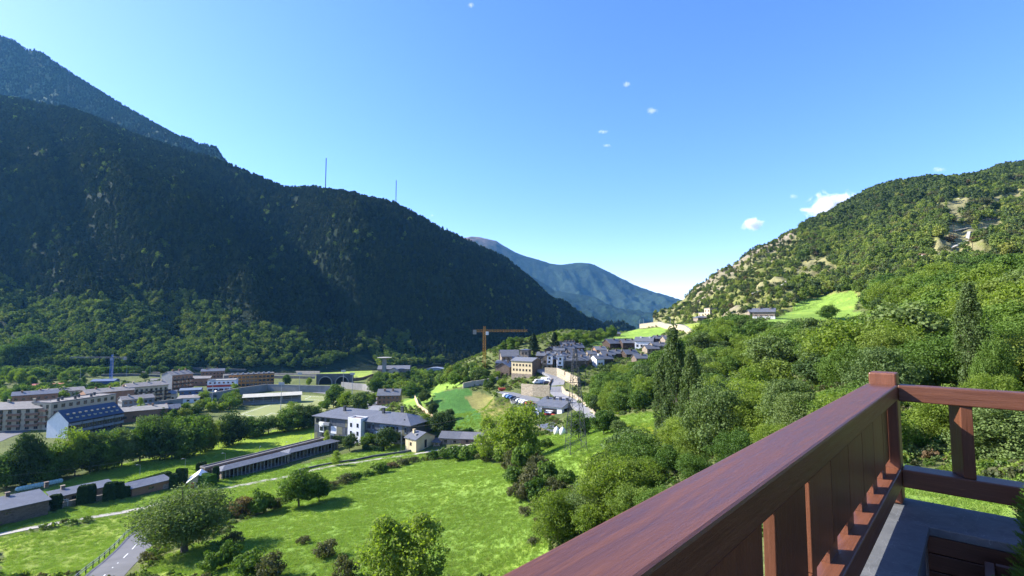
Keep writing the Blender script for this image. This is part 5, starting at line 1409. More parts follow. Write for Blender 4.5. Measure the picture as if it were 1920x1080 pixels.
# cranes
def lattice(b, a, c, w, seg, r, m=0, tri=False):
    a, c = Vector(a), Vector(c); d = (c - a); n = max(1, round(d.length / seg)); u = d.normalized()
    s1 = u.cross(Vector((0,0,1))) if abs(u.z) < .9 else Vector((1,0,0)); s1.normalize(); s2 = u.cross(s1)
    K = [(-1,-1),(1,-1),(1,1),(-1,1)]
    P = lambda i, k: a + d * (i / n) + (s1 * K[k][0] + s2 * K[k][1]) * w / 2
    for k in range(4): b.bar(P(0, k), P(n, k), r * 1.3)
    for i in range(n):
        for k in range(4):
            b.bar(P(i, k), P(i + 1, (k + 1) % 4), r * .8); b.bar(P(i, k), P(i, (k + 1) % 4), r * .7)
def crane(px, py, h, jib, cj, yaw, m, mj, label, w=1.5, r=.16):
    t = empty('tower_crane', hit(px, py), yaw, label, 'crane')
    b = MB(); lattice(b, (0,0,0), (0,0,h), w, w, r); b.build('tower', m, t)
    b = MB(); lattice(b, (0,0,h+.4), (jib,0,h+.4), 1.1, 1.6, r*.6); b.build('jib', mj, t)
    b = MB(); lattice(b, (0,0,h+.4), (-cj,0,h+.4), 1.2, 1.8, r*.6); b.build('counter_jib', mj, t)
    b = MB(); b.box(-cj-1.2, -.8, h-1.6, -cj+.8, .8, h+1.0); b.build('counterweight', M_conc, t)
    b = MB(); lattice(b, (0,0,h), (0,0,h+3.2), 1.0, 1.5, r*.7); b.build('apex', m, t)
    b = MB(); b.box(.8, -1.6, h-2, 2.4, -.5, h); b.build('cab', M_white, t)
crane(908, 694, 22.5, 25.5, 5.5, R(5), M_cr_or, M_cr_or, 'orange tower crane standing at the left end of the village', r=.15)
crane(208, 712, 19, 40, 12, R(176), M_cr_bl, M_conc, 'blue tower crane with a pale jib above the depot yard', 1.6, .17)
for px, py, h, l in ((610, 356, 80, 'taller left one of the two radio masts on the mountain crest'), (742, 394, 78, 'right-hand one of the two radio masts on the mountain crest')):
    P = at(px, py + 4, 1150 if px < 700 else 1195); t = empty('radio_mast', P, 0, l, 'radio mast')
    b = MB(); lattice(b, (0,0,-6), (0,0,h), 1.1, 3.2, .3); b.build('mast', M_dsteel, t)
    b = MB(); b.tube([(0,0,h),(0,0,h+5)], .12); b.build('aerial', M_steel, t)
P = at(1538, 420, 690); t = empty('antenna', P, 0, 'thin antenna on the crest of the right mountain', 'antenna')
b = MB(); b.tube([(0,0,-3),(0,0,14)], .3); b.build('pole', M_dsteel, t)

# ---------------------------------------------------------------- middle ground
ap = house('apartment_building', 'three-storey grey apartment building with patchwork panels and hipped slate roof', (-84.5, 220, -49), -R(25.3), 50, 15, 9.8, roof='hip', rh=3.2, wall=M_dgrey, ov=.9, cat='apartment building',
   wins=[('L',3,3,1.4,1.7,.9,3.2,3)], frame=M_dsteel)
g6 = random.Random(4); pm = [M_grey, M_dgrey, M_bgrey, M_bgrey, M_olive, M_dgrey, M_dgrey, M_grey, M_bgrey, M_white]
for r_ in range(3):
    x = .2
    while x < 49:
        w_ = g6.choice([1.1, 1.8, 2.6, 3.2])
        if x + w_ > 49.8: break
        if not (20.0 < x + w_ and x < 27.6):
            mm = g6.choice(pm); dy = .06 + (.9 if mm in (M_white, M_grey) and w_ > 2 and g6.random() < .6 else g6.uniform(0, .12))
            hh = 1.15 if dy > .8 else 3.0
            b = MB(); b.box(0, -dy, 0, w_ - .12, -.003, hh); b.build('panel' if dy < .8 else 'balcony', mm, ap, (x, 0, .25 + r_ * 3.15))
            if dy > .8 or g6.random() < .35: link('window', winmesh(min(1.6, w_ - .6), 1.6, M_dsteel), ap, (x + w_ / 2, -.02 if dy > .8 else -dy, .25 + r_ * 3.15 + (1.2 if dy > .8 else .7)))
        x += w_
b = MB(); b.box(20.6, -2.2, -3, 27.4, 2.2, 10.6); b.build('stair_tower', M_white, ap)
b = MB(); b.box(21.1, -1.7, 10.62, 26.9, 1.7, 10.7); b.build('tower_deck', M_brick, ap)
b = MB(); b.box(20.6, -2.2, 10.61, 27.4, -1.9, 11.2); b.box(20.6, 1.9, 10.61, 27.4, 2.2, 11.2); b.box(20.6, -1.9, 10.61, 20.9, 1.9, 11.2); b.box(27.1, -1.9, 10.61, 27.4, 1.9, 11.2); b.build('tower_parapet', M_white, ap)
for x in (22.3, 25.7):
    for z in (1.2, 4.4, 7.6): link('window', winmesh(.8, 1.4, M_dsteel), ap, (x, -2.2, z))
for x, y in ((12, 5), (32, 6), (40, 8)):
    b = MB(); b.box(-.5, -.4, 0, .5, .4, 2.2); b.box(-.65, -.55, 2.35, .65, .55, 2.5); b.build('chimney', M_dsteel, ap, (x, y, 9.8 + 3.2 * y / 7.5 - .3))
hs_ = house('stone_house', 'pale ochre two-storey house with slate gable roof beside the field path', hit(760, 845), -R(40), 6.2, 9.0, 4.9, roof='gx', rh=1.9, wall=M_plaster_y, wins=[('F',1,1,.8,1.1,2.4,3,2),('R',1,1,.9,2.8,1.4,3,2)], chim=[(1.3,3,1.3)])
b = MB(); b.box(3.2, 1.6, 5.7, 4.2, 2.6, 6.4); b.build('skylight', M_conc, hs_)
house('barn', 'long low stone barn with slate roof right of the pale house', hit(824, 834), -R(12), 8.4, 7, 2.6, roof='gx', rh=1.7, wall=M_stone, wins=[('F',1,2,1,.9,1,3,2.4)], cat='barn')
house('barn', 'lower stone barn with browner slate roof behind the bushes', hit(864, 834), -R(12), 8.0, 7, 2.3, roof='gx', rh=1.6, wall=M_stone_d, roofm=roofmat('brown_slate', (.13,.125,.125), (.19,.18,.175)), cat='barn', wins=[('F',1,2,1,.9,.9,3,2.4)])
house('lean_to', 'little grey lean-to between the pale house and the barn', hit(812, 837), -R(12), 2.6, 3, 1.6, roof='sh', rh=.6, wall=M_stone, cat='shed', wins=[('F',1,1,.8,.7,.6,2,1)])
# arcades (long slate-roofed sheds with pillars)
def arcade(A, B, d, h, n, label):
    A, B = np.array(A), np.array(B); L = float(np.linalg.norm((B - A)[:2])); yaw = math.atan2(B[1] - A[1], B[0] - A[0])
    t = empty('arcade_shed', A, yaw, label, 'shed')
    b = MB(); b.box(0, d - .4, -2, L, d, h); b.box(0, 0, -2, .5, d - .4, h); b.box(L - .5, 0, -2, L, d - .4, h); b.build('wall', M_stone, t)
    b = MB(); b.box(.5, .3, -2, L - .5, d - .4, .25); b.build('floor', M_conc, t)
    k = 1.4; E = [(-.5,-.6,h),(L+.5,-.6,h),(L+.5,d+.5,h),(-.5,d+.5,h)]; b = MB()
    b.add(E + [(x, y, z + .18) for x, y, z in E] + [(k+.8, d/2, h+1.1), (L-k-.8, d/2, h+1.1)], [(3,2,1,0),(0,1,5,4),(1,2,6,5),(2,3,7,6),(3,0,4,7),(4,5,9,8),(5,6,9),(6,7,8,9),(7,4,8)]); b.build('roof', M_slate_l, t)
    q = MB(); q.box(-.14, -.14, 0, .14, .14, h); mp = q.mesh('pillar', M_conc)
    for i in range(1, n): link('pillar', mp, t, (L * i / n, .15, 0))
    for i in range(n):
        if i % 3 == 1: q = MB(); q.box(-.9, -.1, .3, .9, 0, h - .5); q.build('door_panel', [M_brick, M_dwood, M_cream][i % 3], t, (L * (i + .5) / n, d - .42, 0))
arcade(onz(415, 903, -49.6), onz(541, 869, -49.6), 4.2, 3.2, 18, 'long arcaded shed with a hipped slate roof, nearer one of the two')
arcade(onz(541, 867, -49.6), onz(634, 843, -49.6), 4.0, 3.2, 14, 'long arcaded shed with a slate roof, farther one near the apartment building')
tw = house('covered_walk', 'long flat brownish roofed walk behind the arcaded sheds', onz(384, 893, -49.6), math.atan2(*(onz(608, 834, -49.6) - onz(384, 893, -49.6))[1::-1][:2]) if 0 else math.atan2((onz(608,834,-49.6)-onz(384,893,-49.6))[1], (onz(608,834,-49.6)-onz(384,893,-49.6))[0]), float(np.linalg.norm((onz(608,834,-49.6)-onz(384,893,-49.6))[:2])), 2.6, 2.4, roof='flat', wall=M_stone_d, roofm=flat('brown_felt', (.22,.20,.18), .9, .2, .6), cat='covered walk', wins=[('F',1,22,1.4,1.2,.6,2,1.5)])
# sheds with slate roofs at the lower left
def longshed(name, label, a, b_, d, h, rh, wall, roof='sh', **kw):
    A, B = hit(*a), hit(*b_); A[2] = B[2] = min(A[2], B[2])
    return house(name, label, A, math.atan2(B[1]-A[1], B[0]-A[0]), float(np.linalg.norm((B-A)[:2])), d, h, roof=roof, rh=rh, wall=wall, cat='shed', **kw)
longshed('slate_shed', 'big dark-walled shed with wide slate roof at the left edge', (-70,1005), (90,966), 9, 3.8, .8, M_stone_d, chim=[(9,9,.9),(17,11,.9)], wins=[('F',1,1,1,.4,2.6,2,3)])
longshed('slate_shed', 'low slate-roofed shed between the clipped cypresses', (100,950), (212,925), 5, 2.3, .5, M_stone, chim=[(3,5,.9)], wins=[('F',1,5,1.0,.8,.9,2,2)])
longshed('slate_shed', 'beige brick shed with single slate roof plane by the hedge', (247,931), (318,915), 4.2, 2.4, .6, M_brick, wins=[('F',1,1,1.2,.5,1.2,2,2)])
stb = house('stable', 'small stable with a bright white gable roof beside the green hedge', hit(352, 917), R(24), 5.2, 5.5, 2.0, roof='gy', rh=1.9, wall=flat('pink_render', (.42,.33,.28), .9, .15, 1), roofm=M_white, cat='stable', wins=[('F',1,1,.9,1,.6,2,2)], door=('F', 1.2, .9, 1.8, M_red))
gt_ = empty('white_gate', hit(112, 951), R(15), 'white barred gate beside the leftmost clipped cypress', 'gate')
for i in range(6):
    b = MB(); b.box(-.04, -.04, 0, .04, .04, 2.0); b.build('bar', M_white, gt_, (i * .35, 0, .1))
b = MB(); b.box(-.05, -.03, .2, 1.85, .03, .3); b.box(-.05, -.03, 1.8, 1.85, .03, 1.9); b.build('frame', M_white, gt_)
# clipped cypresses and hedges
def clipped(name, A, sx, sy, h, yaw, label, cat, group=None, seed=0, rnd=.35, mat=None):
    g = np.random.default_rng(seed); n = int(900 + 240 * (sx * sy + h * (sx + sy)))
    n = min(n, 9000)
    P = np.empty((n, 3)); N = np.zeros((n, 3)); f = g.random(n); ar = np.array([h*sx*2, h*sy*2, sx*sy]); ar = np.cumsum(ar / ar.sum()); s = np.where(g.random(n) < .5, -1., 1.)
    u, v = g.random(n), g.random(n)
    k0, k1 = f < ar[0], (f >= ar[0]) & (f < ar[1]); k2 = f >= ar[1]
    P[k0] = np.stack([(u[k0]-.5)*sx, s[k0]*sy/2, v[k0]*h], 1); N[k0, 1] = s[k0]
    P[k1] = np.stack([s[k1]*sx/2, (u[k1]-.5)*sy, v[k1]*h], 1); N[k1, 0] = s[k1]
    P[k2] = np.stack([(u[k2]-.5)*sx, (v[k2]-.5)*sy, np.full(k2.sum(), h)], 1); N[k2, 2] = 1
    tp_ = 1 - rnd * np.clip(P[:, 2] / h - .75, 0, 1) * 2; P[:, 0] *= tp_; P[:, 1] *= tp_
    P += g.normal(0, .07, (n, 3)); P[:, 2] = np.maximum(P[:, 2], 0.02)
    V = cards(P, N, np.full(n, .26), g, 1.3, .5)
    t = empty(name, A, yaw, label, cat, group)
    link('foliage', mesh_np('foliage', V, np.arange(len(V)).reshape(-1, 4), [mat or M_hedge]), t)
    b = MB(); a = .86; b.box(-sx/2*a, -sy/2*a, -.5, sx/2*a, sy/2*a, h*.72); b.build('inner_growth', M_hedge if mat is None else mat, t)
    return t
cyp = [(103,955,15,25,'leftmost, by the white gate'),(155,945,14,32,'left one of the joined pair'),(168,943,13,32,'right one of the joined pair'),(207,937,18,30,'broad one left of the thin one'),(225,934,9,28,'thin one beside the hedge end'),(236,932,10,18,'short one at the hedge end'),(326,914,12,24,'left of the trio by the stable'),(336,911,11,30,'middle of the trio by the stable'),(344,909,10,28,'right of the trio by the stable'),(377,882,14,14,'small round one behind the green hedge'),(404,903,9,26,'between the green hedge and the arcade')]
for i, (a, b_, wp, hp, l) in enumerate(cyp):
    P = hit(a, b_); s = P[1] / FPX; clipped('clipped_cypress', P, wp*s, wp*s*.9, hp*s, R(20), 'dark clipped cypress, ' + l, 'cypress', 'clipped cypresses by the sheds', seed=i)
A, B = hit(240, 921), hit(318, 901); L = float(np.linalg.norm((B-A)[:2])); clipped('clipped_hedge', (A+B)/2, L, 2.0, 2.6, math.atan2(B[1]-A[1], B[0]-A[0]), 'long dark clipped hedge behind the beige brick shed', 'hedge', seed=31, rnd=.1)
M_hb = leafmat('hedge_bright', (.06,.14,.02), (.08,.16,.025), trans=.2)
P = hit(386, 912); clipped('clipped_hedge', P, 4.6, 3.2, 3.4, R(-20), 'bright green boxy hedge touching the stable roof', 'hedge', seed=33, rnd=.1, mat=M_hb)
A, B = hit(622, 840), hit(708, 842); clipped('clipped_hedge', (hit(700, 845)), 9, 1.4, 1.6, -R(20), 'low dark hedge in front of the apartment building', 'hedge', seed=35, rnd=.1)
clipped('clipped_hedge', hit(648, 832), 12, 1.6, 2.6, -R(22), 'clipped hedge along the apartment building\'s left wing', 'hedge', seed=36, rnd=.1)
clipped('clipped_hedge', hit(574, 838), 8, 1.2, 1.4, R(35), 'low hedge at the end of the long meadow', 'hedge', seed=37, rnd=.1)
# wrapped bales
q = MB(); q.tube([(0,-.46,.62),(0,-.43,.62),(0,.43,.62),(0,.46,.62)], [.5,.64,.64,.5], 12); bm_ = q.mesh('bale', flat('bale_wrap', (.40,.55,.50), .35, .25, 2), True)
for i in range(15):
    P = hit(34 + i * 5.6, 921 - i * 1.15); o = link('wrapped_bale', bm_, None, P, (0, 0, R(70) + g6.uniform(-.3, .3)))
    tag(o, 'pale green wrapped hay bale in the row at the wood\'s edge', 'hay bale', 'wrapped hay bales in a row')

# garage with boats and its yard
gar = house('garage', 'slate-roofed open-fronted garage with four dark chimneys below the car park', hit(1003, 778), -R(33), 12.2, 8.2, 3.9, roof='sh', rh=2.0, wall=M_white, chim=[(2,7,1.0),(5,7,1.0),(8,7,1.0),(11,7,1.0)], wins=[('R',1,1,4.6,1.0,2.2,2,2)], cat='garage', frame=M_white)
b = MB(); b.box(3.2, -.06, .2, 10.0, -.03, 3.3); b.build('shade_panel', flat('garage_dark', (.03,.03,.03), .9), gar)  # dark panel on the solid wall, painted as the shaded interior
for i, (x, z, m) in enumerate([(5.4,.9,M_red),(6.8,1.6,M_white),(8.2,1.0,M_red),(7.4,2.3,M_white)]):
    b = MB(); b.tube([(-1.7,0,.15),(-.9,0,0),(.9,0,0),(1.7,0,.15)], [.06,.28,.28,.06], 8); o = b.build('canoe', m, None, Vector(gar.location) + Matrix.Rotation(-R(33), 3, 'Z') @ Vector((x - .4, -.45, z)), (0, 0, -R(33)))
    tag(o, ['red canoe stacked low at the garage front, left', 'white canoe in the middle of the garage rack', 'red canoe stacked low at the garage front, right', 'white canoe on top of the garage rack'][i], 'canoe')
longshed('slate_shed', 'low slate roof in front of the open garage', (1010, 806), (1052, 811), 8, 1.5, .7, M_stone, wins=[('F',1,2,1,.6,.5,2,2)])
for i, (a, b_) in enumerate([(1044, 814), (1055, 815)]):
    P = hit(a, b_); b = MB(); b.tube([(0,0,-.1),(0,0,1.5),(0,0,2.1),(0,0,2.5)], [1.0,1.0,.6,.08], 14); t = empty('silo', P, 0, ['left', 'right'][i] + ' one of the two squat white silos below the garage', 'silo', 'white silos'); b.build('tank', M_white, t, smooth=True)
    b = MB(); b.tube([(0,0,2.5),(0,0,2.75)], .15, 8); b.build('cap', M_steel, t)

# vehicles
def car(P, yaw, mat, label, kind='car', group=None, L=4.3):
    t = empty('parked_car' if kind == 'car' else 'parked_van', P, yaw, label, kind, group)
    b = MB(); h1, h2, W = (.82, 1.42, 1.75) if kind == 'car' else (1.1, 2.2, 1.95)
    pr = [(0,.35),(0,h1*.85),(.12*L,h1),(.28*L,h1+.04),(.40*L,h2),(.80*L,h2),(.97*L,h1+.05),(L,h1*.9),(L,.35)] if kind == 'car' else [(0,.4),(0,h1*.9),(.10*L,h1+.1),(.22*L,h2-.1),(.27*L,h2),(L-.05,h2),(L,h2-.1),(L,.4)]
    n = len(pr); V = [(x, y, z) for y in (-W/2, W/2) for x, z in pr]
    b.add(V, [tuple(range(n)), tuple(range(2*n-1, n-1, -1))] + [(i, i + n, (i+1) % n + n, (i+1) % n) for i in range(n)]); b.build('body', mat, t)
    b = MB()
    gl = [(.31*L,h1+.12),(.42*L,h2-.1),(.78*L,h2-.1),(.90*L,h1+.12)] if kind == 'car' else [(.14*L,h1+.25),(.23*L,h2-.25),(.36*L,h2-.25),(.36*L,h1+.25)]
    for y, o in ((-W/2-.01, 1), (W/2+.01, -1)): b.add([(x, y, z) for x, z in gl], [(0,3,2,1) if o < 0 else (0,1,2,3)])
    b.add([(.285*L,-W/2+.12,h1+.10),(.395*L,-W/2+.15,h2-.06),(.395*L,W/2-.15,h2-.06),(.285*L,W/2-.12,h1+.10)] if kind == 'car' else [(.11*L,-W/2+.1,h1+.2),(.215*L,-W/2+.1,h2-.2),(.215*L,W/2-.1,h2-.2),(.11*L,W/2-.1,h1+.2)], [(0,1,2,3)])
    o_ = b.build('glass', M_glass, t)
    o_.location = (0, 0, .004)
    for x in (.18*L, .80*L):
        for y in (-W/2, W/2):
            b = MB(); b.tube([(0,-.11,0),(0,.11,0)], .32, 12); b.build('wheel', M_dsteel, t, (x, y, .32))
    return t
def paint(name, c): return flat(name, c, .3, .05, 1, spec=.6)
PW_, PB, PN, PK, PS, PR = paint('white_car_paint', (.75,.75,.75)), paint('blue_car_paint', (.10,.20,.42)), paint('navy_car_paint', (.03,.06,.14)), paint('black_car_paint', (.02,.02,.022)), paint('silver_car_paint', (.40,.42,.44)), paint('red_car_paint', (.50,.02,.03))
cars = [(960,744,PW_,'white car parked at the left end of the row'),(966.5,746,PB,'light blue car parked second from the left'),(972.5,748,PN,'navy car parked beside the light blue one'),(980,751,PK,'black car in the middle of the parked row'),(985.5,753,PS,'silver-grey car between the black and white ones'),(991.5,755,PW_,'white car parked right of the silver one'),(996.5,757,PW_,'white car parked next to the red one'),(1003,759,PR,'red car parked at the right end of the row')]
for a, b_, m, l in cars:
    P = onz(a, b_, CPZ + .02); car(P, R(200), m, l, group='cars parked in the small car park')
P = hit(1000, 721); car(P + np.array([0,0,.3]), R(15), PW_, 'white van parked beside the big stone building', 'van', L=5.4)
P = hit(1014, 721); car(P + np.array([0,0,.3]), R(18), PN, 'dark car parked behind the white van')
P = hit(1033, 718); car(P + np.array([0,0,.3]), R(150), PW_, 'white van coming down the village road', 'van', L=5.0)
# town vehicles
vp = [PW_, PS, PK, PR, PB, PN, PW_, PS]
row = [(110,727),(118,729),(126,731),(134,733),(142,731),(150,734),(128,722),(136,724),(144,722),(152,725),(160,727),(122,735),(132,738),(292,738),(300,740),(270,770),(278,768),(286,766),(294,764),(302,762),(310,760),(318,758),
       (400,737),(408,736),(416,738),(424,736),(435,735),(445,733),(455,732),(470,730),(482,728),(600,736),(612,736),(625,738),(650,728),(660,729),(670,730),(680,731),(690,733),(350,746),(358,745),(366,747)]
cn = {id(PW_): 'white', id(PS): 'silver', id(PK): 'black', id(PR): 'red', id(PB): 'blue', id(PN): 'navy'}
for i, (a, b_) in enumerate(row):
    P = hit(a, b_); P[2] += .2; m = vp[(i * 5 + i // 3) % 8]
    w = 'in the lorry yard' if a < 200 else 'by the town river wall' if a < 330 else 'near the shop with the red strip' if a < 500 else 'on the tunnel road'
    car(P, R(g6.choice([20, 25, 110, 60])), m, 'distant ' + cn[id(m)] + ' car ' + w, group='cars ' + w)
for a, b_, m, l in ((58,803,PK,'black lorry parked beside the cream flats'),(150,740,PR,'red lorry in the yard left of the brick block')):
    car(hit(a, b_) + np.array([0,0,.2]), R(20), m, l, 'van', L=8)
P = hit(940, 733); b = MB(); t = empty('skip', P, R(10), 'small red skip on the grass left of the car park', 'skip')
b.add([(-1,-.7,.2),(1.6,-.7,.2),(1.6,.7,.2),(-1,.7,.2),(-1.5,-.8,1.4),(2.0,-.8,1.4),(2.0,.8,1.4),(-1.5,.8,1.4)], [(3,2,1,0),(0,1,5,4),(1,2,6,5),(2,3,7,6),(3,0,4,7),(4,5,6,7)]); b.build('container', M_red, t)
b = MB(); b.box(-1.1,-.8,-.1,-.8,.8,.2); b.box(1.3,-.8,-.1,1.6,.8,.2); b.build('foot', M_dsteel, t)

# pylon, cable, lamps
py_ = empty('electricity_pylon', hit(1080, 848), R(12), 'dark lattice electricity pylon in the green meadow', 'pylon')
b = MB(); Hh = 24.0; n = 13
wd = lambda z: 3.6 * (1 - z / Hh) ** .9 + .55
KK = [(-1,-1),(1,-1),(1,1),(-1,1)]
zs = [Hh * (1 - (1 - i / n) ** 1.25) for i in range(n + 1)]
PP = lambda i, k: Vector((KK[k][0] * wd(zs[i]) / 2, KK[k][1] * wd(zs[i]) / 2, zs[i]))
for i in range(n):
    for k in range(4):
        b.bar(PP(i, k), PP(i + 1, k), .11); b.bar(PP(i, k), PP(i + 1, (k + 1) % 4), .05); b.bar(PP(i + 1, k), PP(i, (k + 1) % 4), .05); b.bar(PP(i + 1, k), PP(i + 1, (k + 1) % 4), .05)
b.build('tower', M_dsteel, py_)
for z in (16.2, 18.8, 21.4):
    b = MB()
    for s_ in (-1, 1):
        b.bar((0, 0, z + .9), (s_ * 2.6, 0, z), .08); b.bar((0, -.3, z), (s_ * 2.6, 0, z), .08); b.bar((0, .3, z), (s_ * 2.6, 0, z), .08)
    b.build('cross_arm', M_dsteel, py_, (0, 0, 0))
    for s_ in (-1, 1):
        q = MB(); q.tube([(0,0,0),(0,0,-.9)], .09, 6); q.build('insulator', M_dsteel, py_, (s_ * 2.6, 0, z))
def cable(a, c, sag, r, label):
    a, c = Vector(a), Vector(c); b = MB(); n = 24
    b.tube([(a.lerp(c, i / n) - a) + Vector((0, 0, -sag * 4 * (i / n) * (1 - i / n))) for i in range(n + 1)], r, 5, cap=False)
    tag(b.build('overhead_cable', M_dsteel, None, a), label, 'cable')
cable(at(-30, 896, 118), at(335, 847, 176), .8, .025, 'thin overhead cable sagging before the tree belt')
pp0 = Vector(py_.location)
cable(pp0 + Vector((-2.6, 0, 18)), at(760, 800, 190), 3, .02, 'overhead cable running left from the pylon')
cable(pp0 + Vector((2.6, 0, 18)), at(1290, 640, 260), 3, .02, 'overhead cable running right from the pylon')
def lamp(px, py, h, label, group=None, r=.07):
    t = empty('street_lamp', hit(px, py), g6.uniform(0, 6), label, 'street lamp', group)
    b = MB(); b.tube([(0,0,-.3),(0,0,h)], [r, r*.6], 6); b.bar((0,0,h),(.9,0,h+.15), r); b.build('pole', M_steel, t)
    b = MB(); b.box(.6,-.14,h+.08,1.2,.14,h+.22); b.build('lamp_head', M_steel, t)
for a, b_, l in ((262,893,'first from the left along the long meadow'),(347,880,'second from the left along the long meadow'),(422,869,'third along the long meadow'),(486,857,'fourth along the long meadow'),(535,846,'fifth along the long meadow'),(562,839,'sixth along the long meadow'),(584,830,'last one by the apartment building')): lamp(a, b_, 3.6, 'thin street lamp, ' + l, 'lamps along the long meadow')
lamp(752, 847, 7.5, 'tall street lamp left of the pale stone house'); lamp(268, 1030, 3.2, 'lamp post at the roadside under the big tree')
for a, l in ((1199,'left end'),(1207,'second'),(1225,'middle'),(1257,'right part')): lamp(a, 613, 7, 'tall lamp above the pale highway wall, ' + l, 'lamps on the highway', .12)
lamp(1336, 628, 7, 'lamp post at the right end of the pale highway wall', r=.12)
lamp(1019, 722, 6, 'lamp post by the big stone building', r=.09); lamp(1040, 690, 8, 'lamp post among the village houses', r=.09)
for a, b_, l in ((93,712,'left of the lorry yard'),(150,712,'in the lorry yard'),(237,706,'behind the brick block'),(281,706,'left of the grey gabled block')): lamp(a, b_, 10, 'tall lamp post ' + l, 'lamps along the town road', .12)
for l, a, b_, yw, w_, d_, h_, wl in (('brown block behind the cream flats', 20, 772, 40, 20, 11, 9, M_brick), ('ochre block between the cream flats and the lorry yard', 75, 758, 50, 22, 11, 7, M_cream), ('brown workshop row right of the felt-roofed hall', 262, 786, 40, 18, 9, 4, M_brick), ('grey building between hall and river wall', 228, 770, 50, 16, 9, 6, M_grey), ('brown building behind the shop with the red strip', 376, 716, 25, 18, 10, 9, M_brick)):
    TB('town_building', l, a, b_, yw, w_, d_, h_, roof='gx', rh=1.7, wall=wl, roofm=M_slate if 'brown' in l else M_whiter, wins=[('F', max(1, int(h_ / 2.8)), 6, 1.2, 1.3, .9, 2.7, 1.8), ('L', max(1, int(h_ / 2.8)), 3, 1.1, 1.3, .9, 2.7, 1.8)], chim=[(4, 4, 1), (12, 6, 1)], cat='building')
# ---------------------------------------------------------------- village and hillside houses
def VH(label, px, py, wpx, hpx, yaw, d, roof='gx', rh=1.9, wall=None, nw=None, chim=2, name='village_house', ww=None, dz=None, wface='F', group='slate-roofed village houses', cat='house', balcony=None, roofm=None, frame=None, base=None):
    """base centre of the front wall at a photo pixel, sizes read from the photo"""
    wpx *= 1.08; P = hit(px, py); s = size_at(P); cw = math.cos(R(yaw))
    w = wpx * s / max(.5, cw); h = hpx * s
    A = P - np.array([math.cos(R(yaw)) * w / 2, math.sin(R(yaw)) * w / 2, 0])
    rows = max(1, int(h / 2.7)); cols = max(1, int(w / 2.6)) if nw is None else nw
    zz = 2.6 if rows > 1 else 3
    wins = [('F', rows, cols, 1.0, 1.25, .9, zz, min(1.5, w / 3)), ('L' if P[0] > -60 and yaw > 12 else 'R', rows, max(1, int(d / 3)), .9, 1.2, .9, zz, 1.6)]
    sp = .5 if roof != 'gy' else .25
    ch = [(w * (i + .6) / max(1, chim) , d * (sp - .12 if roof != 'gy' else .6), .9) for i in range(chim)]
    bl = []
    if balcony: bl = [('F', w / 2, .9 + zz * r - .1, w * .75, balcony) for r in range(1, rows)]
    return house(name, label, A, R(yaw), w, d, h, roof=roof, rh=rh, wall=wall or M_stone, roofm=roofm or M_slate, wins=wins, chim=ch, group=group, cat=cat, balc=bl, sink=6, frame=frame, base=base)
S_, D_, W_, B_ = M_stone, M_dwood, M_white, M_stone_d
# the big stone building at the car park
A, B, Cc = hit(959, 712), hit(995, 720), None
A[2] = B[2] = min(A[2], B[2]) ; L = float(np.linalg.norm((B - A)[:2]))
bigb = house('stone_building', 'big four-storey building of stone below and yellow plaster above, by the two vans', A, -R(33), 12.6, 9.5, 10.2, roof='gx', rh=1.5, wall=M_plaster_y, roofm=M_slate_l, ov=.5,
  wins=[('F',3,6,.8,1.0,2.6,2.5,1.4),('F',1,4,.6,.9,.4,2.5,2),('R',3,3,.9,1.1,2.6,2.5,1.8)], base=(3.6, M_stone), cat='building', sink=5)
b = MB(); b.box(12.62, -.02, 3.6, 12.70, 9.52, 10.2); b.add([(12.63,-.02,10.2),(12.63,9.52,10.2),(12.63,4.75,11.7),(12.71,-.02,10.2),(12.71,9.52,10.2),(12.71,4.75,11.7)], [(0,2,1),(3,4,5)]); b.build('stone_gable', M_stone_d, bigb)
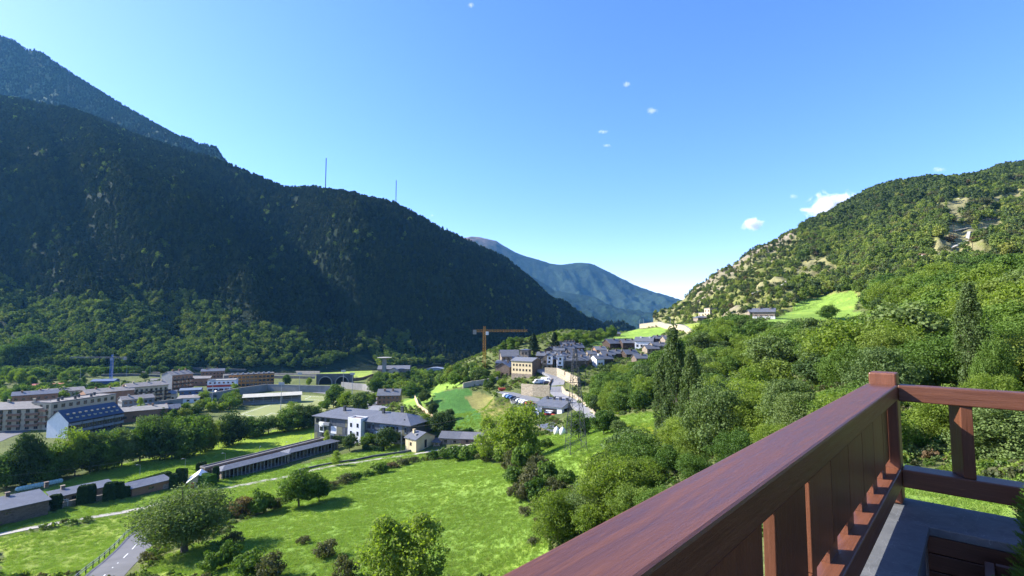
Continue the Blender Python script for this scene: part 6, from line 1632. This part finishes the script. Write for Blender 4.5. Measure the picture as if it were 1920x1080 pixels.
V = [
 ('slim stone bell gable with an open arch slot at the village\'s left edge', 939, 674, 7, 16, 0, 3, 'flat', 0, M_cream, 1, 0),
 ('broad stone hall with a steep pale slate roof behind the bell gable', 957, 677, 30, 9, 8, 9, 'gx', 3.4, S_, 4, 0),
 ('square stone tower house with a flat dark cap roof', 983, 676, 14, 19, -20, 5, 'hip', .8, S_, 2, 0),
 ('low beige house beside the tower house', 1001, 681, 20, 8, -10, 6, 'flat', 0, M_cream, 4, 0),
 ('dark timber gabled house left of the yellow building', 942, 706, 24, 18, -25, 9, 'gy', 2.2, B_, 3, 1),
 ('low slate-roofed house under the left-hand stone hall', 938, 690, 16, 9, -15, 7, 'gx', 1.4, B_, 2, 1),
 ('stone gable house above the road wall with a white bay', 1026, 693, 17, 20, -12, 8, 'gy', 2.4, S_, 2, 1),
 ('narrow house with a white plaster bay above the road wall', 1050, 692, 12, 18, -8, 7, 'gx', 1.5, W_, 2, 1),
 ('dark-balconied house right of the narrow white bay house', 1069, 692, 22, 15, -6, 8, 'gx', 1.8, B_, 4, 2),
 ('house with a slanting pale roof at the village\'s lower right', 1094, 690, 16, 14, 20, 7, 'gx', 2.2, B_, 3, 1),
 ('slate-roofed house behind the stone gable house', 1016, 676, 18, 9, -14, 7, 'gx', 1.8, B_, 3, 2),
 ('house with two chimneys in the village middle', 1037, 676, 22, 9, -10, 7, 'gx', 2.0, S_, 3, 2),
 ('slate gable house right of the village middle', 1060, 676, 20, 8, 14, 7, 'gx', 2.0, B_, 3, 2),
 ('tall dark timber chalet at the right of the village middle', 1086, 674, 24, 9, 24, 9, 'gx', 2.6, D_, 3, 2),
 ('upper slate house left of the dark spruce', 1030, 663, 16, 7, -20, 7, 'gy', 1.6, D_, 2, 1),
 ('row house with chimneys, upper left one', 1048, 664, 18, 7, -6, 7, 'gx', 1.9, S_, 3, 3),
 ('row house with chimneys, upper middle one', 1066, 662, 20, 8, 10, 7, 'gx', 2.0, B_, 3, 3),
 ('chalet with steep slate roof near the top of the village', 1086, 660, 18, 8, 18, 8, 'gx', 2.4, D_, 2, 2),
 ('topmost row house in the village, left one', 1052, 652, 16, 6, -8, 6, 'gx', 1.6, S_, 2, 3),
 ('topmost row house in the village, right one', 1070, 651, 16, 6, 8, 6, 'gx', 1.7, B_, 2, 3),
 ('small slate house right of the village gap', 1112, 672, 14, 8, 10, 7, 'gx', 1.6, S_, 2, 1),
 ('white-fronted house half hidden by trees', 1126, 688, 14, 15, 20, 7, 'gx', 1.8, W_, 2, 1),
 ('brown house with a pale chimney stack', 1128, 666, 18, 10, 12, 7, 'gx', 1.7, M_brick, 3, 1),
 ('long slate roof house in the middle right row, left', 1142, 672, 22, 7, 14, 7, 'gx', 2.0, S_, 3, 1),
 ('long slate roof house in the middle right row, centre', 1163, 670, 22, 7, 8, 7, 'gx', 1.9, B_, 3, 2),
 ('slate roof house in the middle right row, right end', 1186, 672, 22, 8, 18, 7, 'gx', 2.2, D_, 3, 1),
 ('dark chalet with a slanting roof on the upper right row, left', 1155, 655, 22, 11, 22, 9, 'gx', 2.6, D_, 3, 1),
 ('dark timber house with grey balcony on the upper right row', 1181, 655, 24, 12, 6, 8, 'gx', 2.0, D_, 4, 2),
 ('chalet with white front wall and brown timber gable', 1207, 653, 28, 13, -22, 10, 'gx', 2.4, W_, 4, 2),
 ('slate-roofed house at the right end of the village, front', 1240, 655, 26, 6, 12, 8, 'gx', 2.0, S_, 3, 1),
 ('slate-roofed house at the right end of the village, upper left', 1240, 643, 20, 8, 5, 7, 'gx', 1.7, B_, 3, 2),
 ('slate-roofed house at the right end of the village, upper right', 1258, 644, 20, 8, 8, 7, 'gx', 1.8, S_, 3, 2),
 ('flat wide slate house among the trees below the village', 1174, 704, 44, 7, 6, 12, 'hip', 2.2, B_, 5, 2),
 ('small stone house at the village\'s left end, below the hall', 952, 697, 16, 10, -15, 6, 'gx', 1.5, S_, 2, 1),
 ('stone house with a pale roof between hall and tower house', 971, 684, 16, 9, 10, 6, 'gx', 1.8, S_, 2, 1),
 ('slate house in front of the low beige house', 1006, 690, 16, 9, -14, 6, 'gx', 1.6, B_, 2, 1),
 ('brown timber house between the two white bays', 1040, 685, 14, 12, 6, 6, 'gx', 1.7, D_, 2, 1),
 ('slate house below the tall timber chalet', 1082, 683, 18, 10, 16, 6, 'gx', 2.0, S_, 3, 1),
 ('stone house at the right of the lower row', 1108, 684, 14, 10, 10, 6, 'gx', 1.6, S_, 2, 1),
 ('timber house above the white-fronted one', 1140, 682, 18, 9, 14, 6, 'gx', 1.9, D_, 3, 1),
 ('slate roof house right of the upper chalets', 1225, 662, 22, 8, 10, 7, 'gx', 2.0, S_, 3, 1),
 ('low house at the village\'s lower right among trees', 1205, 680, 22, 8, 8, 7, 'gx', 1.8, B_, 3, 1),
 ('tiny stone hut alone on the village meadow', 1155, 631, 16, 5, 5, 5, 'gx', 1.2, S_, 1, 0),
]
for l, px, py, wpx, hpx, yaw, d, rf, rh, wl, nw, ch_ in V:
    VH(l, px, py, wpx, hpx, yaw, d, rf, rh, wl, nw, ch_, balcony=M_dwood if ('balcon' in l or 'chalet' in l) else None, name='village_hut' if 'hut' in l else 'village_house', roofm=M_slate_l if 'pale' in l else None)
# white bays
for px, py, w, hh in ((1031, 681, 9.5, 15), (1051, 684, 9.5, 17)):
    P = hit(px, py + 11); s = size_at(P); P[2] += 2.6; t = None
    t = empty('bay_front', P + np.array([0, -1.0, 0]), -R(10), 'white plastered bay projecting over the road wall, ' + ('left' if px < 1040 else 'right') + ' one', 'bay')
    q = MB(); q.box(-w*s/2, -1.2, 0, w*s/2, 2.0, hh*s); q.build('wall', M_white, t)
    link('window', winmesh(.9, 1.1, M_frame), t, (-.3, -1.2, hh*s*.18)); link('window', winmesh(.9, 1.1, M_frame), t, (-.1, -1.2, hh*s*.62))
    q = MB(); q.box(-w*s/2-.3, -1.5, hh*s, w*s/2+.3, 2.2, hh*s+.2); q.build('roof', M_slate, t)
# hillside
fm = VH('long low farmhouse with slate roof and white-red front on the green meadow', 1432, 599, 30, 14, -30, 8.5, 'gx', 1.9, M_stone, 4, 2, name='farmhouse', group=None, cat='farmhouse', base=(1.5, M_white))
VH('lower slate-roofed wing of the meadow farmhouse', 1415, 592, 16, 7, -12, 6, 'gx', 1.4, M_stone, 2, 0, name='farm_wing', group=None, cat='house')
VH('modern beige stepped house on the hillside above the highway wall', 1342, 599, 22, 21, 14, 7, 'flat', 0, M_cream, 3, 0, name='hillside_house', group=None, cat='house')
VH('lower box of the modern beige house on the hillside', 1328, 599, 16, 14, 14, 7, 'flat', 0, M_cream, 2, 0, name='hillside_house', group=None, cat='house')
VH('slate-roofed cottage in front of the modern beige house', 1322, 602, 26, 6, 8, 7, 'hip', 1.5, M_stone, 3, 0, name='hillside_cottage', group=None, cat='house')
def onM(px, py):
    q = (ppx_ - px) ** 2 + (ppy_ - py) ** 2 + (tM[:, None] > cM) * 1e9
    return SM[np.unravel_index(int(np.argmin(q)), q.shape)].copy()
ppx_, ppy_ = project(SM[..., 0], SM[..., 1], SM[..., 2])
def MH(name, label, px, py, yaw, w, d, h, **kw):
    return house(name, label, onM(px, py), R(yaw), w, d, h, sink=5, **kw)
MH('white_hut', 'small white hut on the right mountain slope', 1730, 488, 8, 5.5, 4, 3.4, roof='gx', rh=1, wall=M_white, roofm=M_brick, wins=[('F',1,2,.8,1,1,2,1.2)], cat='hut')
MH('red_roofed_hut', 'little hut with a reddish roof high on the right mountain', 1711, 398, 8, 8, 6, 4.2, roof='gx', rh=1.4, wall=M_cream, roofm=M_brick, wins=[('F',1,2,1,1.2,1,2,2)], cat='hut')
MH('stone_hut', 'low dark-roofed hut beside the mountain track', 1850, 415, 5, 11, 5, 2.6, roof='gx', rh=1.2, wall=M_stone, roofm=M_dwood, wins=[('F',1,3,.9,1,.8,2,2)], cat='hut')
def track(pts, w, label):
    W = [onM(a, b_) for a, b_ in pts]; L = []
    for a, c in zip(W[:-1], W[1:]):
        n = max(1, int(np.linalg.norm(c - a) / 6)); L += [a + (c - a) * i / n for i in range(n)]
    L.append(W[-1]); b = MB(); o0 = Vector(L[0])
    for a, c in zip(L[:-1], L[1:]): b.bar(Vector(a) - o0 + Vector((0,0,.2)), Vector(c) - o0 + Vector((0,0,.25)), w, .7)
    tag(b.build('track', flat('pale_track', (.40,.37,.30), .95, .2, .3), None, o0), label, kind='structure')
track([(1790,432),(1815,429),(1840,430),(1878,427)], 3, 'pale mountain track across the terraces')
track([(1760,478),(1785,465),(1812,452),(1818,434)], 2, 'path climbing between the terraces')
track([(1840,412),(1870,411),(1895,408),(1925,406)], 3, 'upper mountain road at the right edge')
track([(1745,492),(1775,488),(1805,482)], 2, 'track below the white hut')
track([(1400,553),(1430,545),(1462,536),(1475,529)], 3, 'bare earth track across the lower right slope')
track([(1795,372),(1830,366),(1860,362)], 3, 'topmost track on the right mountain')
for a, b_, l in ((1848,497,'left of the small green terrace'),(1898,520,'right of the small green terrace'),(1823,480,'above the wood, right'),(1790,440,'on the upper terraces')):
    P = onM(a, b_) if b_ < 500 else hit(a, b_); t = empty('utility_pole', P, 0, 'thin utility pole ' + l, 'utility pole'); b = MB(); b.tube([(0,0,-1),(0,0,8)], [.14,.1], 6); b.build('pole', M_dwood, t); b = MB(); b.bar((-.8,0,7.3),(.8,0,7.3),.12); b.build('cross_arm', M_dwood, t)

# ---------------------------------------------------------------- clouds, far outside the haze
def cloud(px, py, wpx, hpx, seed, label, dens=.004, D=11000.):
    P = at(px, py, D); s = D / FPX * 1.02
    w, h = wpx * s, hpx * s
    m = bpy.data.materials.new('cloud_vapour'); m.use_nodes = True; nt = m.node_tree
    for n in list(nt.nodes): nt.nodes.remove(n)
    tc = nt.nodes.new('ShaderNodeTexCoord')
    mp = nd(nt, 'ShaderNodeMapping'); mp.inputs['Location'].default_value = (seed * 3.1, seed * 1.7, 0); mp.inputs['Scale'].default_value = (w / h, 1, 1)
    nt.links.new(tc.outputs['Object'], mp.inputs[0])
    nz = nd(nt, 'ShaderNodeTexNoise', i_Scale=1.7, i_Detail=8, i_Roughness=.62, i_Distortion=.8); nt.links.new(mp.outputs[0], nz.inputs[0])
    ln = nd(nt, 'ShaderNodeVectorMath', operation='LENGTH'); nt.links.new(tc.outputs['Object'], ln.inputs[0])
    fall = mrange(nt, ln.outputs['Value'], .05, .95, .30, -.36)
    ad = nd(nt, 'ShaderNodeMath', operation='ADD'); nt.links.new(nz.outputs[0], ad.inputs[0]); nt.links.new(fall, ad.inputs[1])
    dn = mrange(nt, ad.outputs[0], .50, .80, 0, dens * 1.6)
    pv = nd(nt, 'ShaderNodeVolumePrincipled'); nt.links.new(dn, pv.inputs['Density']); pv.inputs['Color'].default_value = (.97, .97, .98, 1); pv.inputs['Anisotropy'].default_value = 0
    pv.inputs['Emission Strength'].default_value = 0
    nt.links.new(pv.outputs[0], nd(nt, 'ShaderNodeOutputMaterial').inputs['Volume'])
    b = MB(); n = 10; V = []; Fc = []
    for i in range(n + 1):
        th = math.pi * i / n
        for j in range(2 * n): ph = math.pi * j / n; V.append((math.sin(th) * math.cos(ph), math.sin(th) * math.sin(ph), math.cos(th)))
    for i in range(n):
        for j in range(2 * n): Fc.append((i*2*n + j, (i+1)*2*n + j, (i+1)*2*n + (j+1) % (2*n), i*2*n + (j+1) % (2*n)))
    b.add(V, Fc); o = b.build('cloud', m, None, P); o.scale = (w / 2 * 1.25, h / 2 * 1.4, h / 2 * 1.25)
    return tag(o, label, 'cloud')
cloud(1560, 386, 150, 80, 1, 'bright white cloud resting on the slope of the right mountain', .018)
cloud(1411, 420, 62, 40, 2, 'small white cloud low in the valley gap', .011)
cloud(1130, 247, 40, 12, 3, 'thin wisp of cloud, upper one of the two in mid sky', .005)
cloud(1138, 273, 28, 11, 4, 'thin wisp of cloud, lower one of the two in mid sky', .006)
cloud(1175, 158, 24, 18, 5, 'tiny faint cloud high in the sky centre', .004)
cloud(1222, 208, 34, 22, 6, 'faint streaky cloud right of the sky centre', .003)
cloud(883, 10, 22, 16, 7, 'tiny cloud at the upper edge of the sky', .004)
cloud(1760, 318, 44, 18, 8, 'faint cloud over the right mountain crest', .003)
cloud(1488, 368, 26, 16, 9, 'faint scrap of cloud left of the bright one', .0025)
cloud(810, 404, 12, 6, 10, 'tiny cloud just above the left mountain ridge', .006)
# ---------------------------------------------------------------- labels that would otherwise repeat
from collections import defaultdict
dd = defaultdict(list)
for o in scene.objects:
    if o.parent is None and o.get('category') and o.get('label'): dd[o['label']].append(o)
for l, os_ in dd.items():
    n = len(os_)
    if n < 2: continue
    os_.sort(key=lambda o: o.location.x / max(o.location.y, 1e-3))
    names = {2: ['left one', 'right one'], 3: ['left one', 'middle one', 'right one']}.get(n) or ['first', 'second', 'third', 'fourth', 'fifth', 'sixth', 'seventh', 'eighth', 'ninth', 'tenth', 'eleventh', 'twelfth', 'thirteenth', 'fourteenth', 'fifteenth', 'sixteenth'][:n]
    if len(names) < n: continue
    for o, w in zip(os_, names):
        t = l + ', ' + (w if n < 4 else w + ' from left')
        if len(t.split()) <= 16: o['label'] = t
